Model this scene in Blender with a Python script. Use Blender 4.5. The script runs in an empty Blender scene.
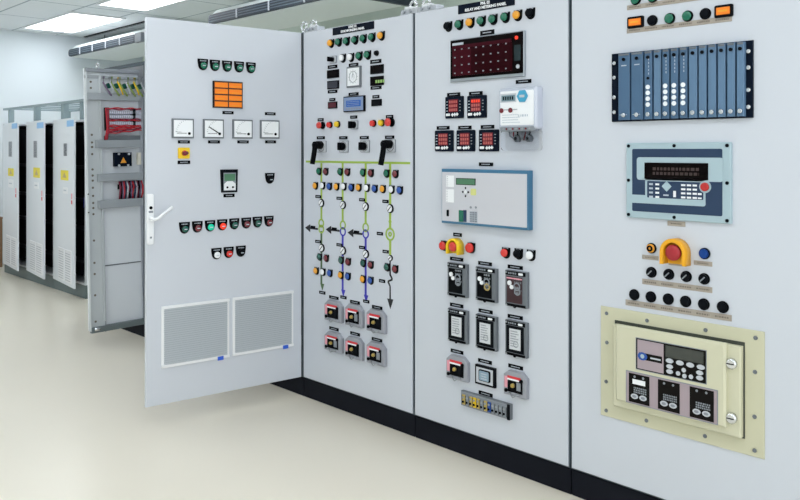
import bpy, math, random
from mathutils import Vector, Matrix
random.seed(4)
C = bpy.context.scene.collection
R = math.radians

# ------------------------------------------------------------------ camera model
CAMX, CAMY, CAMZ = 4.0567, -3.0141, 1.541
YAW = math.atan2(.7251, .6887)
FPX = 800.0

class Frame:
    """a vertical plane: origin on the floor, local x along it, local -y out of it"""
    def __init__(s, ox, oy, ang):
        s.o = (ox, oy); s.a = ang
    def p(s, px, py, out=0.0):
        r = (px-400)/FPX
        dx = r*math.cos(YAW) - math.sin(YAW); dy = r*math.sin(YAW) + math.cos(YAW)
        dz = (151-py)/FPX
        ca, sa = math.cos(s.a), math.sin(s.a)
        n = (sa, -ca)                                   # outward (local -y)
        ox = s.o[0]+n[0]*out; oy = s.o[1]+n[1]*out
        t = ((ox-CAMX)*n[0] + (oy-CAMY)*n[1]) / (dx*n[0]+dy*n[1])
        wx = CAMX+dx*t-ox; wy = CAMY+dy*t-oy
        return (wx*ca+wy*sa, CAMZ+dz*t)
    def rect(s, x0, y0, x1, y1, out=0.0):
        a = s.p(x0, y0, out); b = s.p(x1, y1, out)
        return a[0], b[1], b[0], a[1]                   # u0,z0,u1,z1
    def quad(s, tl, bl, tr, br, out=0.0):
        a, b, c, d = (s.p(*q, out) for q in (tl, bl, tr, br))
        return (a[0]+b[0])/2, (b[1]+d[1])/2, (c[0]+d[0])/2, (a[1]+c[1])/2

# ------------------------------------------------------------------ materials
def lin(c): return c/12.92 if c <= .04045 else ((c+.055)/1.055)**2.4
MATS = {}
def mat(name, hexc, rough=.5, metal=0, emit=0, trans=0, coat=0, bump=0, bscale=300, var=0, vscale=3, alpha=1, spec=.5):
    if name in MATS: return MATS[name]
    m = bpy.data.materials.new(name); m.use_nodes = True
    nt = m.node_tree; b = nt.nodes['Principled BSDF']
    rgb = [lin(int(hexc[i:i+2], 16)/255) for i in (0, 2, 4)]
    b.inputs['Base Color'].default_value = (*rgb, 1)
    b.inputs['Roughness'].default_value = rough
    b.inputs['Metallic'].default_value = metal
    b.inputs['Specular IOR Level'].default_value = spec
    if trans: b.inputs['Transmission Weight'].default_value = trans; b.inputs['IOR'].default_value = 1.15
    if coat: b.inputs['Coat Weight'].default_value = coat; b.inputs['Coat Roughness'].default_value = .08
    if alpha < 1: b.inputs['Alpha'].default_value = alpha
    if emit:
        b.inputs['Emission Color'].default_value = (*rgb, 1); b.inputs['Emission Strength'].default_value = emit
    if var:
        tc = nt.nodes.new('ShaderNodeTexCoord')
        n = nt.nodes.new('ShaderNodeTexNoise'); n.inputs['Scale'].default_value = vscale; n.inputs['Detail'].default_value = 5
        nt.links.new(tc.outputs['Object'], n.inputs['Vector'])
        mp = nt.nodes.new('ShaderNodeMix'); mp.data_type = 'RGBA'
        mp.inputs[6].default_value = (*[max(0, c*(1-var)) for c in rgb], 1)
        mp.inputs[7].default_value = (*[min(1, c*(1+var)) for c in rgb], 1)
        nt.links.new(n.outputs['Fac'], mp.inputs[0]); nt.links.new(mp.outputs[2], b.inputs['Base Color'])
    if bump:
        tc = nt.nodes.new('ShaderNodeTexCoord')
        n = nt.nodes.new('ShaderNodeTexNoise'); n.inputs['Scale'].default_value = bscale
        nt.links.new(tc.outputs['Object'], n.inputs['Vector'])
        bp = nt.nodes.new('ShaderNodeBump'); bp.inputs['Strength'].default_value = bump; bp.inputs['Distance'].default_value = .002
        nt.links.new(n.outputs['Fac'], bp.inputs['Height']); nt.links.new(bp.outputs['Normal'], b.inputs['Normal'])
    MATS[name] = m
    return m

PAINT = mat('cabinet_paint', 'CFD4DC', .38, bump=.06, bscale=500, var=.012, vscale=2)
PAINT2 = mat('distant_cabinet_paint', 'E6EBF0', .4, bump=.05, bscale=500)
SEAM = mat('gasket_dark', '48545C', .6)
BLACKP = mat('plinth_black', '191B22', .5, spec=.05, var=.25, vscale=7, bump=.15, bscale=60)
GREYP = mat('plinth_grey', '6E7C7D', .5, var=.08)
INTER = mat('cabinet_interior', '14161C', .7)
BLK = mat('black_plastic', '07090D', .4, spec=.05)
DK = mat('dark_plastic', '0F1217', .4, spec=.05)
BLUEBLK = mat('blue_black_plastic', '0D1624', .4, spec=.05)
GREY = mat('grey_plastic', '8A9097', .4)
LGREY = mat('light_grey_plastic', 'C4C8CE', .4)
MGREY = mat('mid_grey_frame', '6A7076', .45)
WHITE = mat('white_plastic', 'F2F4F6', .35)
DIAL = mat('dial_white', 'F2F5F7', .5)
CASE = mat('switch_case_grey', '9A9DA5', .3)
CHROME = mat('chrome', 'D8DADC', .22, metal=1)
STEEL = mat('steel', 'A5ABB0', .35, metal=.8)
BRASS = mat('brass', 'C9B26A', .3, metal=.7)
RED = mat('red_lens', 'D8281E', .25, coat=.5)
DRED = mat('dark_red_lens', '6E1A26', .25, coat=.5)
BRED = mat('lit_red_lens', 'F03A22', .25, emit=.35)
MUSH = mat('red_mushroom', 'D3342A', .32, coat=.4)
GRN = mat('green_lens', '0A684E', .25, coat=.3)
DGRN = mat('dark_green_lens', '115548', .25, coat=.5)
TEAL = mat('lit_green_lens', '12B894', .25, emit=.35)
AMB = mat('amber_lens', 'F2A51C', .28, coat=.4)
ORG = mat('orange_window', 'F07F10', .4, emit=.1)
YEL = mat('yellow_plastic', 'F4CC1A', .35); STK = mat('sticker_yellow', 'F2E03A', .5)
BLU = mat('blue_lens', '174FA6', .28, coat=.4)
WL = mat('white_lens', 'F4F6F8', .25, coat=.5)
CLR = mat('clear_plastic', 'F4F6FA', .08, trans=1)
MRED = mat('dark_red_screen', '28040A', .3, spec=.05)
MRED2 = mat('dark_red_screen_side', '3C0E18', .3, spec=.05)
SEGR = mat('segment_red', 'B5514D', .3)
SCR = mat('black_screen', '0C0808', .25, spec=.05)
LCDB = mat('blue_lcd', '2F62AE', .2, emit=.15)
LCDF = mat('lcd_bezel_blue', '7E93B4', .35)
LCDG = mat('green_lcd', '4F7F5F', .3)
LCDK = mat('grey_lcd', '6C8790', .3)
BUSG = mat('lime_line', '9DBB45', .5)
BUSD = mat('dark_olive_line', '4F6A45', .5)
BUSB = mat('violet_blue_line', '3A35B5', .5)
BUSK = mat('black_line', '15171C', .5)
CYB = mat('relay_blue', '3B7192', .38)
RFACE = mat('relay_face', 'CACBD1', .45)
NAVY = mat('navy_face', '2A3D59', .4, spec=.3)
PALEB = mat('pale_blue_face', 'A9BFC7', .4)
RACKB = mat('rack_blue', '5B7A98', .4, var=.05, vscale=6)
RACKB2 = mat('rack_slate', '466685', .4)
BEIGE = mat('beige_paint', 'CCCAAE', .42, bump=.04, bscale=400)
BEIGE2 = mat('beige_door', 'D1CFB4', .4)
BEIGED = mat('beige_edge', '3B4038', .6)
MAUVE = mat('mauve_face', 'A99AA0', .45)
CHAR = mat('charcoal_face', '181615', .4, spec=.05)
TANL = mat('engraved_tan', 'A79E92', .45, var=.18, vscale=40)
TANL2 = mat('engraved_dark', '7D746A', .5)
LTXT = mat('label_text', 'AEB6BE', .5)
BTXT = mat('sign_text', 'F4F6F8', .4)
PINK = mat('sticker_red', 'D8343C', .45)
PINK2 = mat('sticker_pink', 'E8A0AC', .45)
TAGB = mat('tag_blue', '2D5FD0', .4)
SKYB = mat('tag_sky', '8CC3F0', .4)
SEALB = mat('seal_blue', '3F9FC4', .35)
DIM = mat('faint_print', 'B9C2CC', .5)

# ------------------------------------------------------------------ mesh builder (local: x right, z up, "out" = -y)
class MB:
    def __init__(s): s.v = []; s.f = []; s.m = []; s.sm = []; s.mats = []
    def mi(s, m):
        if m not in s.mats: s.mats.append(m)
        return s.mats.index(m)
    def face(s, ids, m, smooth=False): s.f.append(ids); s.m.append(s.mi(m)); s.sm.append(smooth)
    def prism(s, pts, o0, o1, m, ch=0.0, smooth=False, mf=None):
        """pts counter-clockwise seen from the front; ch = chamfer of the front edge"""
        n = len(pts); b = len(s.v)
        cx = sum(p[0] for p in pts)/n; cz = sum(p[1] for p in pts)/n
        s.v += [(x, -o0, z) for x, z in pts]
        s.v += [(x, -(o1-ch), z) for x, z in pts]
        rings = 2
        if ch:
            hw = max(abs(p[0]-cx) for p in pts); hh = max(abs(p[1]-cz) for p in pts)
            s.v += [(cx+(x-cx)*(1-ch/hw), -o1, cz+(z-cz)*(1-ch/hh)) for x, z in pts]; rings = 3
        for r in range(rings-1):
            for i in range(n):
                j = (i+1) % n
                s.face((b+r*n+i, b+r*n+j, b+(r+1)*n+j, b+(r+1)*n+i), m, smooth)
        s.face(tuple(b+(rings-1)*n+i for i in range(n)), mf or m)
        s.face(tuple(b+i for i in reversed(range(n))), m)
        return s
    def box(s, x0, z0, x1, z1, o0, o1, m, ch=0.0, mf=None):
        return s.prism([(x0, z0), (x1, z0), (x1, z1), (x0, z1)], o0, o1, m, ch, mf=mf)
    def rbox(s, x0, z0, x1, z1, r, o0, o1, m, ch=0.0, n=4, mf=None):
        pts = []
        for cx, cz, a0 in ((x1-r, z0+r, -90), (x1-r, z1-r, 0), (x0+r, z1-r, 90), (x0+r, z0+r, 180)):
            for k in range(n+1):
                a = R(a0+90*k/n); pts.append((cx+r*math.cos(a), cz+r*math.sin(a)))
        return s.prism(pts, o0, o1, m, ch, mf=mf)
    def cyl(s, cx, cz, r, o0, o1, m, n=20, ch=0.0, mf=None, sx=1):
        pts = [(cx+sx*r*math.cos(2*math.pi*i/n), cz+r*math.sin(2*math.pi*i/n)) for i in range(n)]
        return s.prism(pts, o0, o1, m, ch, smooth=True, mf=mf)
    def ring(s, cx, cz, r0, r1, o0, o1, m, n=24):
        b = len(s.v)
        for o in (o0, o1):
            for r in (r0, r1):
                s.v += [(cx+r*math.cos(2*math.pi*i/n), -o, cz+r*math.sin(2*math.pi*i/n)) for i in range(n)]
        for i in range(n):
            j = (i+1) % n
            s.face((b+2*n+i, b+3*n+i, b+3*n+j, b+2*n+j), m)
            s.face((b+n+i, b+n+j, b+3*n+j, b+3*n+i), m, True)
            s.face((b+i, b+2*n+i, b+2*n+j, b+j), m, True)
            s.face((b+i, b+j, b+n+j, b+n+i), m)
        return s
    def dome(s, cx, cz, r, o0, h, m, n=18, k=4):
        b = len(s.v)
        for q in range(k):
            a = math.pi/2*q/k
            s.v += [(cx+r*math.cos(a)*math.cos(2*math.pi*i/n), -(o0+h*math.sin(a)), cz+r*math.cos(a)*math.sin(2*math.pi*i/n)) for i in range(n)]
        s.v.append((cx, -(o0+h), cz)); t = len(s.v)-1
        for q in range(k-1):
            for i in range(n):
                j = (i+1) % n; s.face((b+q*n+i, b+q*n+j, b+(q+1)*n+j, b+(q+1)*n+i), m, True)
        for i in range(n): s.face((b+(k-1)*n+i, b+(k-1)*n+(i+1) % n, t), m, True)
        return s
    def tube(s, pts, r, m, n=8):
        """pts in raw local xyz"""
        pts = [Vector(p) for p in pts]; b = len(s.v)
        up = Vector((.123, .3, .94)).normalized()
        for i, p in enumerate(pts):
            d = (pts[min(i+1, len(pts)-1)]-pts[max(i-1, 0)]).normalized()
            a = d.cross(up).normalized(); c = d.cross(a)
            s.v += [tuple(p+a*r*math.cos(2*math.pi*k/n)+c*r*math.sin(2*math.pi*k/n)) for k in range(n)]
        for i in range(len(pts)-1):
            for k in range(n):
                l = (k+1) % n; s.face((b+i*n+k, b+i*n+l, b+(i+1)*n+l, b+(i+1)*n+k), m, True)
        s.face(tuple(b+k for k in reversed(range(n))), m); e = b+(len(pts)-1)*n
        s.face(tuple(e+k for k in range(n)), m)
        return s
    def line(s, x0, z0, x1, z1, w, o0, o1, m):
        d = Vector((x1-x0, z1-z0)); n_ = Vector((-d.y, d.x)).normalized()*w/2
        return s.prism([(x0-n_.x, z0-n_.y), (x1-n_.x, z1-n_.y), (x1+n_.x, z1+n_.y), (x0+n_.x, z0+n_.y)], o0, o1, m)
    def build(s, name, parent=None, loc=(0, 0, 0), label=None):
        me = bpy.data.meshes.new(name)
        me.from_pydata(s.v, [], s.f)
        for m in s.mats: me.materials.append(m)
        me.polygons.foreach_set('material_index', s.m)
        me.polygons.foreach_set('use_smooth', s.sm)
        me.update()
        import bmesh
        bm = bmesh.new(); bm.from_mesh(me); bmesh.ops.recalc_face_normals(bm, faces=bm.faces); bm.to_mesh(me); bm.free()
        o = bpy.data.objects.new(name, me); C.objects.link(o)
        o.location = loc
        if parent: o.parent = parent
        if label: o['label'] = label
        return o

def thing(name, label, cat, loc=(0, 0, 0), rz=0, group=None):
    o = bpy.data.objects.new(name, None); C.objects.link(o); o.empty_display_size = .1
    o.location = loc; o.rotation_euler = (0, 0, rz); o['label'] = label; o['category'] = cat
    if group: o['group'] = group
    return o
def tag(o, label, cat, group=None):
    o['label'] = label; o['category'] = cat
    if group: o['group'] = group
    return o
def struct(o): o['kind'] = 'structure'; return o
def copy_tree(o, parent=None):
    c = o.copy(); C.objects.link(c)
    if parent: c.parent = parent
    for ch in list(o.children): copy_tree(ch, c)
    return c

# ------------------------------------------------------------------ room
def slab(name, x0, y0, z0, x1, y1, z1, m):
    b = MB(); b.box(x0, z0, x1, z1, -y1, -y0, m); return b.build(name)
XL, XR, YF, YB, ZC = -7.6, 6.5, -6.0, 2.6, 3.2
FLOOR = mat('cream_epoxy_floor', 'EEE7D7', .3, var=.03, vscale=1.2, bump=.03, bscale=25)
WALL = mat('white_wall_paint', 'E4ECF1', .7, bump=.03, bscale=200)
WALLB = mat('pale_green_wall_paint', 'E2EDE0', .7, bump=.03, bscale=200)
struct(slab('floor', XL, YF, -.1, XR, YB, 0, FLOOR))
struct(slab('wall_left', XL-.12, YF, 0, XL, YB, ZC, WALL))
struct(slab('wall_back', XL-.12, YB, 0, XR, YB+.12, ZC, WALLB))
struct(slab('light_block_wall', XL-.12, YF-.12, 0, XR, YF, ZC, WALL))  # unseen wall, added to cut the light reaching the cabinet fronts
# suspended ceiling: tile material with T-bar grid lines from a brick texture
def ceiling_mat():
    m = mat('ceiling_tiles', 'D3DEE4', .8)
    nt = m.node_tree; b = nt.nodes['Principled BSDF']
    tc = nt.nodes.new('ShaderNodeTexCoord'); mp = nt.nodes.new('ShaderNodeMapping')
    mp.inputs['Location'].default_value = (.3, -.1, 0)
    br = nt.nodes.new('ShaderNodeTexBrick'); br.offset = 0; br.inputs['Scale'].default_value = 1
    br.inputs['Brick Width'].default_value = 1.2; br.inputs['Row Height'].default_value = .6
    br.inputs['Mortar Size'].default_value = .012
    br.inputs['Color1'].default_value = (.86, .90, .92, 1); br.inputs['Color2'].default_value = (.88, .92, .94, 1)
    br.inputs['Mortar'].default_value = (.42, .48, .52, 1)
    nt.links.new(tc.outputs['Object'], mp.inputs[0]); nt.links.new(mp.outputs[0], br.inputs['Vector'])
    nt.links.new(br.outputs['Color'], b.inputs['Base Color'])
    return m
struct(slab('ceiling', XL, YF, ZC, XR, YB, ZC+.1, ceiling_mat()))

# ceiling light panels
LIGHT = mat('light_diffuser', 'F6FAFF', .5, emit=6)
def light_panel(x, y, label):
    t = thing('recessed_light', label, 'ceiling light', (x, y, ZC-.02), 0, 'recessed ceiling light panels')
    fr = MB()
    for a in ((-.6, -.3, .6, -.275), (-.6, .275, .6, .3), (-.6, -.275, -.575, .275), (.575, -.275, .6, .275)):
        x0, y0, x1, y1 = a; fr.box(x0, 0, x1, .02, -y1, -y0, WHITE)
    fr.build('frame', t)
    d = MB(); d.box(-.575, .006, .575, .018, -.275, .275, LIGHT); d.build('diffuser', t)
    return t
o = light_panel(-6.33, 1.03, 'bright rectangular ceiling light beside the far wall'); o.scale = (1.38, 1.15, 1)
light_panel(-4.2, 1.0, 'bright ceiling light above the wide open cabinet door')
for x, y in ((-2.1, .8), (.3, 1.0), (2.3, 1.0)):  # out-of-view panels added to brighten the back wall and air unit underside
    light_panel(x, y, 'unseen light panel added above the tops of the cabinets')
for x, y in ((-6.2, -1.6), (-4.2, -1.6), (-2.0, -1.6), (0.2, -1.6), (2.4, -1.6), (4.6, -1.6), (-6.2, -3.8), (-4.2, -3.8), (-2.0, -4.0), (.2, -4.0), (2.4, -4.0), (4.6, -4.0)):  # out-of-view panels added as fill light for the fronts and far doors
    light_panel(x, y, 'unseen light panel added over the aisle in front of the cabinets')

# thin dark strip along the ceiling with a narrow steel line
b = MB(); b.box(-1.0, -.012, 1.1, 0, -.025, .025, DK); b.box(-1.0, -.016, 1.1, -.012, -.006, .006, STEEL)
tag(b.build('ceiling_strip', None, (-6.5, 1.68, ZC)), 'long thin dark strip in the ceiling above the far fan unit', 'air vent')

# ceiling fan-coil units
UW = mat('unit_white', 'F6FAF8', .45)
UG = mat('grille_dark', '26313C', .5)
UF = mat('grille_slat', '56646F', .45)
def fan_unit(x, y, L, ncell, label, endcap, zu):
    t = thing('ceiling_air_unit', label, 'air conditioner', (x, y, zu), 0, 'suspended ceiling air units')
    bd = MB()
    # profile extruded along x (profile in y,z)
    prof = [(0.02, 0), (.72, 0), (.76, .05), (.74, .14), (.62, .19), (.3, .2), (.08, .17), (0.02, .12)]
    n = len(prof); xs = [(0, .82), (.03, .95), (.07, 1), (L-.07, 1), (L-.03, .95), (L, .82)]
    cy, cz = .38, .09
    for xx, sc in xs:
        bd.v += [(xx, cy+(a-cy)*sc, cz+(c-cz)*sc) for a, c in prof]
    for i in range(len(xs)-1):
        for k in range(n):
            l = (k+1) % n; bd.face((i*n+k, i*n+l, (i+1)*n+l, (i+1)*n+k), UW)
    bd.face(tuple(range(n)), UW); bd.face(tuple((len(xs)-1)*n+k for k in range(n)), UW)
    bd.build('body', t)
    g = MB(); g.rbox(.03, .008, L-.03-endcap, .108, .045, -.03, .012, UG, ch=.004)
    if endcap: g.box(L-.03-endcap, .0, L-.02, .115, -.03, .016, MGREY, ch=.005)
    Lg = L-.06-endcap
    for k in range(3): g.box(.06, .028+.026*k, L-.06-endcap, .036+.026*k, .01, .018, UF)
    for k in range(1, ncell): g.box(.03+Lg*k/ncell-.008, .012, .03+Lg*k/ncell+.008, .106, .01, .022, LGREY)
    g.build('grille', t)
    if not endcap:
        g = MB(); g.box(L-.01, -.012, L+.03, .1, -.76, -.01, UG, ch=.004); g.build('end_trim', t)
    for hx in (.3, L-.3):
        h = MB(); h.tube([(hx, .4, .19), (hx, .4, ZC-zu-.001)], .008, STEEL); h.build('hanger_rod', t)
    return t
fan_unit(-7.42, 1.4, 2.32, 5, 'white suspended air unit with dark grille, beside the far wall', .16, 2.868)
fan_unit(-3.58, 1.4, 2.35, 4, 'white suspended air unit with dark grille, above the open flat door', 0, 2.885)

# conduits on the back wall
for i, (dx, r, lab) in enumerate(((-4.1, .03, 'pale vertical pipe on the back wall, the left one of a pair'), (-3.98, .022, 'pale vertical pipe on the back wall, the right one of a pair'))):
    b = MB(); b.tube([(0, 0, 0), (0, 0, ZC-.001)], r, WALL, 12); b.box(-.05, 1.9, .05, 1.93, -.02, r+.004, STEEL)
    tag(b.build('wall_pipe', None, (dx, YB-.045, 0)), lab, 'pipe', 'pipes on the back wall')

# low brown cabinet at the far wall
WOOD = mat('brown_wood', '8E6E52', .5, var=.15, vscale=4)
t = thing('low_wooden_cabinet', 'low brown wooden cabinet against the far left wall', 'cabinet', (-7.43, -.1, 0))
b = MB(); b.box(-.149, 0, .15, .64, -.58, .6, WOOD); b.build('body', t)
b = MB(); b.box(-.15, .64, .17, .665, -.585, .62, WOOD); b.build('worktop', t)
b = MB()
for y0, y1 in ((-.58, -.01), (.01, .57)): b.box(.15, .03, .165, .62, -y1, -y0, WOOD)
b.build('door', t)

# ------------------------------------------------------------------ main cabinet row
FM = Frame(0, 0, 0)
ZT, ZB = 2.283, .121
def lifting_eye(par, x, y=.05):
    b = MB(); b.cyl(0, 0, .001, 0, .001, CHROME, 6)
    b = MB(); b.tube([(.026*math.cos(a*math.pi/8), 0, .05+.026*math.sin(a*math.pi/8)) for a in range(17)], .0075, CHROME, 8)
    b.tube([(0, 0, 0), (0, 0, .028)], .014, CHROME, 10)
    b.build('lifting_eye', par, (x, y, ZT))
def corner_bracket(par, x, w=.12):
    b = MB(); b.box(0, 0, w, .034, -.09, -.03, LGREY, ch=.003); b.box(.02, .034, w*.55, .05, -.08, -.04, WHITE, ch=.003)
    b.cyl(w*.3, .018, .009, -.02, -.012, STEEL, 10); b.cyl(w*.7, .018, .009, -.02, -.012, STEEL, 10)
    b.build('corner_bracket', par, (x, 0, ZT))
def cabinet(x0, w, label, front=True, D=.8):
    t = thing('control_cabinet', label, 'control cabinet', (x0, 0, 0), 0)
    b = MB()
    e = .003
    if front:
        b.box(e, ZB, w-e, ZT, -D, -.022, PAINT)
    else:
        b.box(e, ZB, .03, ZT, -D, -.022, PAINT); b.box(w-.03, ZB, w-e, ZT, -D, -.022, PAINT)
        b.box(.03, ZB, w-.03, ZT, -D, -D+.02, PAINT); b.box(.03, ZT-.03, w-.03, ZT, -D+.02, -.022, PAINT)
        b.box(.03, ZB, w-.03, ZB+.03, -D+.02, -.022, PAINT)
    b.build('body', t)
    f = MB()
    for q in ((e, ZB, .03, ZT), (w-.03, ZB, w-e, ZT), (.03, ZT-.03, w-.03, ZT), (.03, ZB, w-.03, ZB+.03)):
        f.box(*q, -.022, -.008, SEAM)
    f.build('front_frame', t)
    p = MB(); p.box(e, 0, w-e, ZB-.006, -D, -.012, BLACKP, ch=.003); p.box(e, ZB-.006, w-e, ZB, -D, -.02, MGREY); p.build('plinth', t)
    if front:
        d = MB(); d.box(.010, ZB+.006, w-.010, ZT-.002, -.008, 0, PAINT, ch=.003)
        d.build('front_panel', t)
    lifting_eye(t, .05); lifting_eye(t, w-.05)
    return t
cabA2 = cabinet(-3.27, 1.098, 'grey cabinet whose narrow open leaf carries rails and red wiring', front=False)
cabA1 = cabinet(-2.17, 1.168, 'grey cabinet standing behind the wide open flat door')
cabA = cabinet(-1.0, 1.0, 'pale grey cabinet with its wide instrument door swung open', front=False)
cabB = cabinet(0, .992, 'pale grey cabinet with green and blue single-line diagram')
cabC = cabinet(.992, .996, 'pale grey cabinet with dark red screen and white energy meter')
cabD = cabinet(1.988, 1.012, 'pale grey cabinet with blue module rack and beige control unit')
corner_bracket(cabB, .0, .11); corner_bracket(cabC, .0, .14); corner_bracket(cabB, .86, .13)
# interior of the open cabinet A and A2: mounting plates
for cb, w in ((cabA, .94), (cabA2, 1.03)):
    b = MB(); b.box(.04, ZB+.1, .03+w-.02, ZT-.1, -.7, -.66, LGREY)
    for k in range(4): b.box(.08, .5+.4*k, w-.05, .55+.4*k, -.66, -.62, GREY)
    b.build('mounting_plate', cb)

# ------------------------------------------------------------------ device kit
class Panel:
    """devices are placed on a frame; par = parent object; du = offset from frame u to parent's local x"""
    def __init__(s, F, par, du=0, off=0): s.F = F; s.par = par; s.du = du; s.off = off
    def c(s, px, py, out=0):
        u, z = s.F.p(px, py, out); return (u-s.du, z)
    def rect(s, x0, y0, x1, y1, out=0):
        a = s.F.rect(x0, y0, x1, y1, out); return (a[0]-s.du, a[1], a[2]-s.du, a[3])
    def quad(s, *q, out=0):
        a = s.F.quad(*q, out=out); return (a[0]-s.du, a[1], a[2]-s.du, a[3])
def centre(r): return (r[0]+r[2])/2, (r[1]+r[3])/2, (r[2]-r[0])/2, (r[3]-r[1])/2

def dashes(b, x0, x1, z, h, o, m, step=None):
    """illegible fine print"""
    x = x0
    while x < x1:
        w = random.uniform(.5, 1.3)*h
        b.box(x, z-h/2, min(x+w, x1), z+h/2, o-.0005, o+.0006, m); x += w+h*.45
def plate(P, x0, y0, x1, y1, m=None, text=True, tm=None, name='label_plate'):
    cx, cz, hw, hh = centre(P.rect(x0, y0, x1, y1))
    if hh < .009: hh = .009
    b = MB(); b.box(-hw, -hh, hw, hh, 0, .003, m or BLK, ch=.0006)
    if text: dashes(b, -hw*.6, hw*.6, 0, hh*.5, .0035, tm or LTXT)
    return b.build(name, P.par, (cx, 0, cz))

def shield_lamp(P, px, py, lens, label, name='pilot_lamp', r=.019, out=.028, sub=True, plate_r=.0245):
    """lamp with a flat-topped black legend holder"""
    cx, cz = P.c(px, py, out*.7)
    b = MB(); q = plate_r
    pts = [(q*math.cos(R(a)), -.004+q*math.sin(R(a))) for a in range(-160, -19, 14)]
    pts += [(q*1.02, .018), (q*1.02, q*1.0), (-q*1.02, q*1.0), (-q*1.02, .018)]
    b.prism(pts, 0, .004, BLK, ch=.001)
    b.box(-q*.6, .0185, q*.6, .0235, .003, .0046, LTXT)
    b.cyl(0, 0, r+.0035, .004, .012, BLK, ch=.0015)
    l = b if not sub else MB()
    l.cyl(0, 0, r, .012 if sub else .011, out-.006, lens); l.dome(0, 0, r, out-.006, .006, lens)
    o = b.build(name, P.par, (cx, 0, cz), label)
    if sub: l.build('lens', o)
    return o
def door_lamp(P, px, py, lens, label):
    """frontal shield badge with the lens low in it, as on the open door"""
    cx, cz = P.c(px, py, .01)
    b = MB(); q = .031
    pts = [(q*.92*math.cos(R(a)), -.004+q*math.sin(R(a))) for a in range(-168, -11, 12)]
    pts += [(q*1.03, .014), (q*1.03, q*.98), (-q*1.03, q*.98), (-q*1.03, .014)]
    b.prism(pts, 0, .006, BLK, ch=.0015)
    dashes(b, -q*.6, q*.6, .019, .006, .006, LTXT)
    b.cyl(0, -.009, .0205, .006, .012, BLK); b.cyl(0, -.009, .0185, .012, .018, lens); b.dome(0, -.009, .0185, .018, .005, lens)
    b.box(-.008, -.012, .009, -.007, .0215, .0235, DIM)
    return b.build('pilot_lamp', P.par, (cx, 0, cz), label)
def button(P, px, py, cap, label, r=.018, out=.025, bezel=None, mush=False, name='push_button'):
    cx, cz = P.c(px, py, out*.8)
    b = MB(); b.cyl(0, 0, r*1.12, 0, .008, bezel or BLK, ch=.002)
    if mush: b.cyl(0, 0, r*.55, .008, out-.01, BLK)
    o = b.build(name, P.par, (cx, 0, cz), label)
    l = MB()
    if mush: l.cyl(0, 0, r, out-.012, out-.004, cap, 24); l.dome(0, 0, r, out-.004, .008, cap, 24)
    else: l.cyl(0, 0, r*.92, .008, out-.003, cap); l.dome(0, 0, r*.92, out-.003, .003, cap)
    l.build('cap', o)
    return o
def knob_switch(P, x0, y0, x1, y1, label, kr=None):
    cx, cz, hw, hh = centre(P.rect(x0, y0, x1, y1, .006))
    b = MB(); b.rbox(-hw, -hh, hw, hh, .006, 0, .008, GREY, ch=.002, mf=LGREY)
    b.ring(0, 0, hh*.75, hh*.8, .008, .009, DK)
    for a in (45, 135, 225, 315): b.cyl(hw*.8*math.copysign(1, math.cos(R(a))), hh*.8*math.copysign(1, math.sin(R(a))), .003, .008, .01, STEEL, 8)
    o = b.build('selector_switch', P.par, (cx, 0, cz), label)
    k = MB(); r = kr or hh*.62
    k.cyl(0, 0, r, .008, .03, BLK, ch=.004); k.rbox(-r*.3, -r*1.05, r*.3, r*1.05, r*.2, .03, .052, BLK, ch=.004)
    k.build('knob', o)
    return o
def lever_switch(P, x0, y0, x1, y1, label):
    cx, cz, hw, hh = centre(P.rect(x0, y0, x1, y1, .006))
    b = MB(); b.rbox(-hw, -hh, hw, hh, .006, 0, .008, GREY, ch=.002, mf=LGREY)
    b.ring(0, 0, hh*.8, hh*.86, .008, .009, DK)
    b.cyl(0, hh*.25, .024, .008, .05, BLK, ch=.004)
    o = b.build('handle_switch', P.par, (cx, 0, cz), label)
    k = MB(); k.tube([(0, -.04, hh*.25), (0, -.062, hh*.25)], .022, BLK, 14)
    k.tube([(0, -.054, hh*.25+.01), (-.005, -.056, -.03), (-.014, -.058, -.075), (-.02, -.06, -.105)], .0155, BLK, 12)
    k.build('lever', o)
    return o
def screen(P, x0, y0, x1, y1, face, label, name='display', frame=None, out=.008, bd=.006, extra=None):
    cx, cz, hw, hh = centre(P.rect(x0, y0, x1, y1, out))
    b = MB(); b.box(-hw, -hh, hw, hh, 0, out, frame or BLK, ch=.0015)
    b.box(-hw+bd, -hh+bd, hw-bd, hh-bd, out, out+.0012, face)
    if extra: extra(b, hw, hh, out+.0012)
    return b.build(name, P.par, (cx, 0, cz), label)

def text_mesh(s, size, m, parent, loc, name='lettering', wmax=None):
    cu = bpy.data.curves.new('t', 'FONT'); cu.body = s; cu.size = size; cu.align_x = 'CENTER'; cu.align_y = 'CENTER'; cu.extrude = .0006; cu.offset = .0007
    ob = bpy.data.objects.new('t', cu); C.objects.link(ob)
    bpy.context.view_layer.update()
    me = bpy.data.meshes.new_from_object(ob); w = ob.dimensions.x
    bpy.data.objects.remove(ob); bpy.data.curves.remove(cu)
    sx = min(1, wmax/w) if wmax else 1
    for v in me.vertices: v.co.x *= sx
    me.materials.clear(); me.materials.append(m); me.name = name
    o = bpy.data.objects.new(name, me); C.objects.link(o); o.parent = parent
    o.location = loc; o.rotation_euler = (math.pi/2, 0, 0)
    return o
def sign(P, tl, bl, tr, br, l1, l2):
    r = P.quad(tl, bl, tr, br); cx, cz, hw, hh = centre(r)
    b = MB(); b.box(-hw, -hh, hw, hh, 0, .004, BLUEBLK, ch=.001)
    o = b.build('nameplate', P.par, (cx, 0, cz), 'black nameplate with two lines of white lettering')
    text_mesh(l1, hh*.85, BTXT, o, (0, -.0048, hh*.48), wmax=hw*.85)
    text_mesh(l2, hh*.85, BTXT, o, (0, -.0048, -hh*.42), wmax=hw*1.75)

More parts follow.
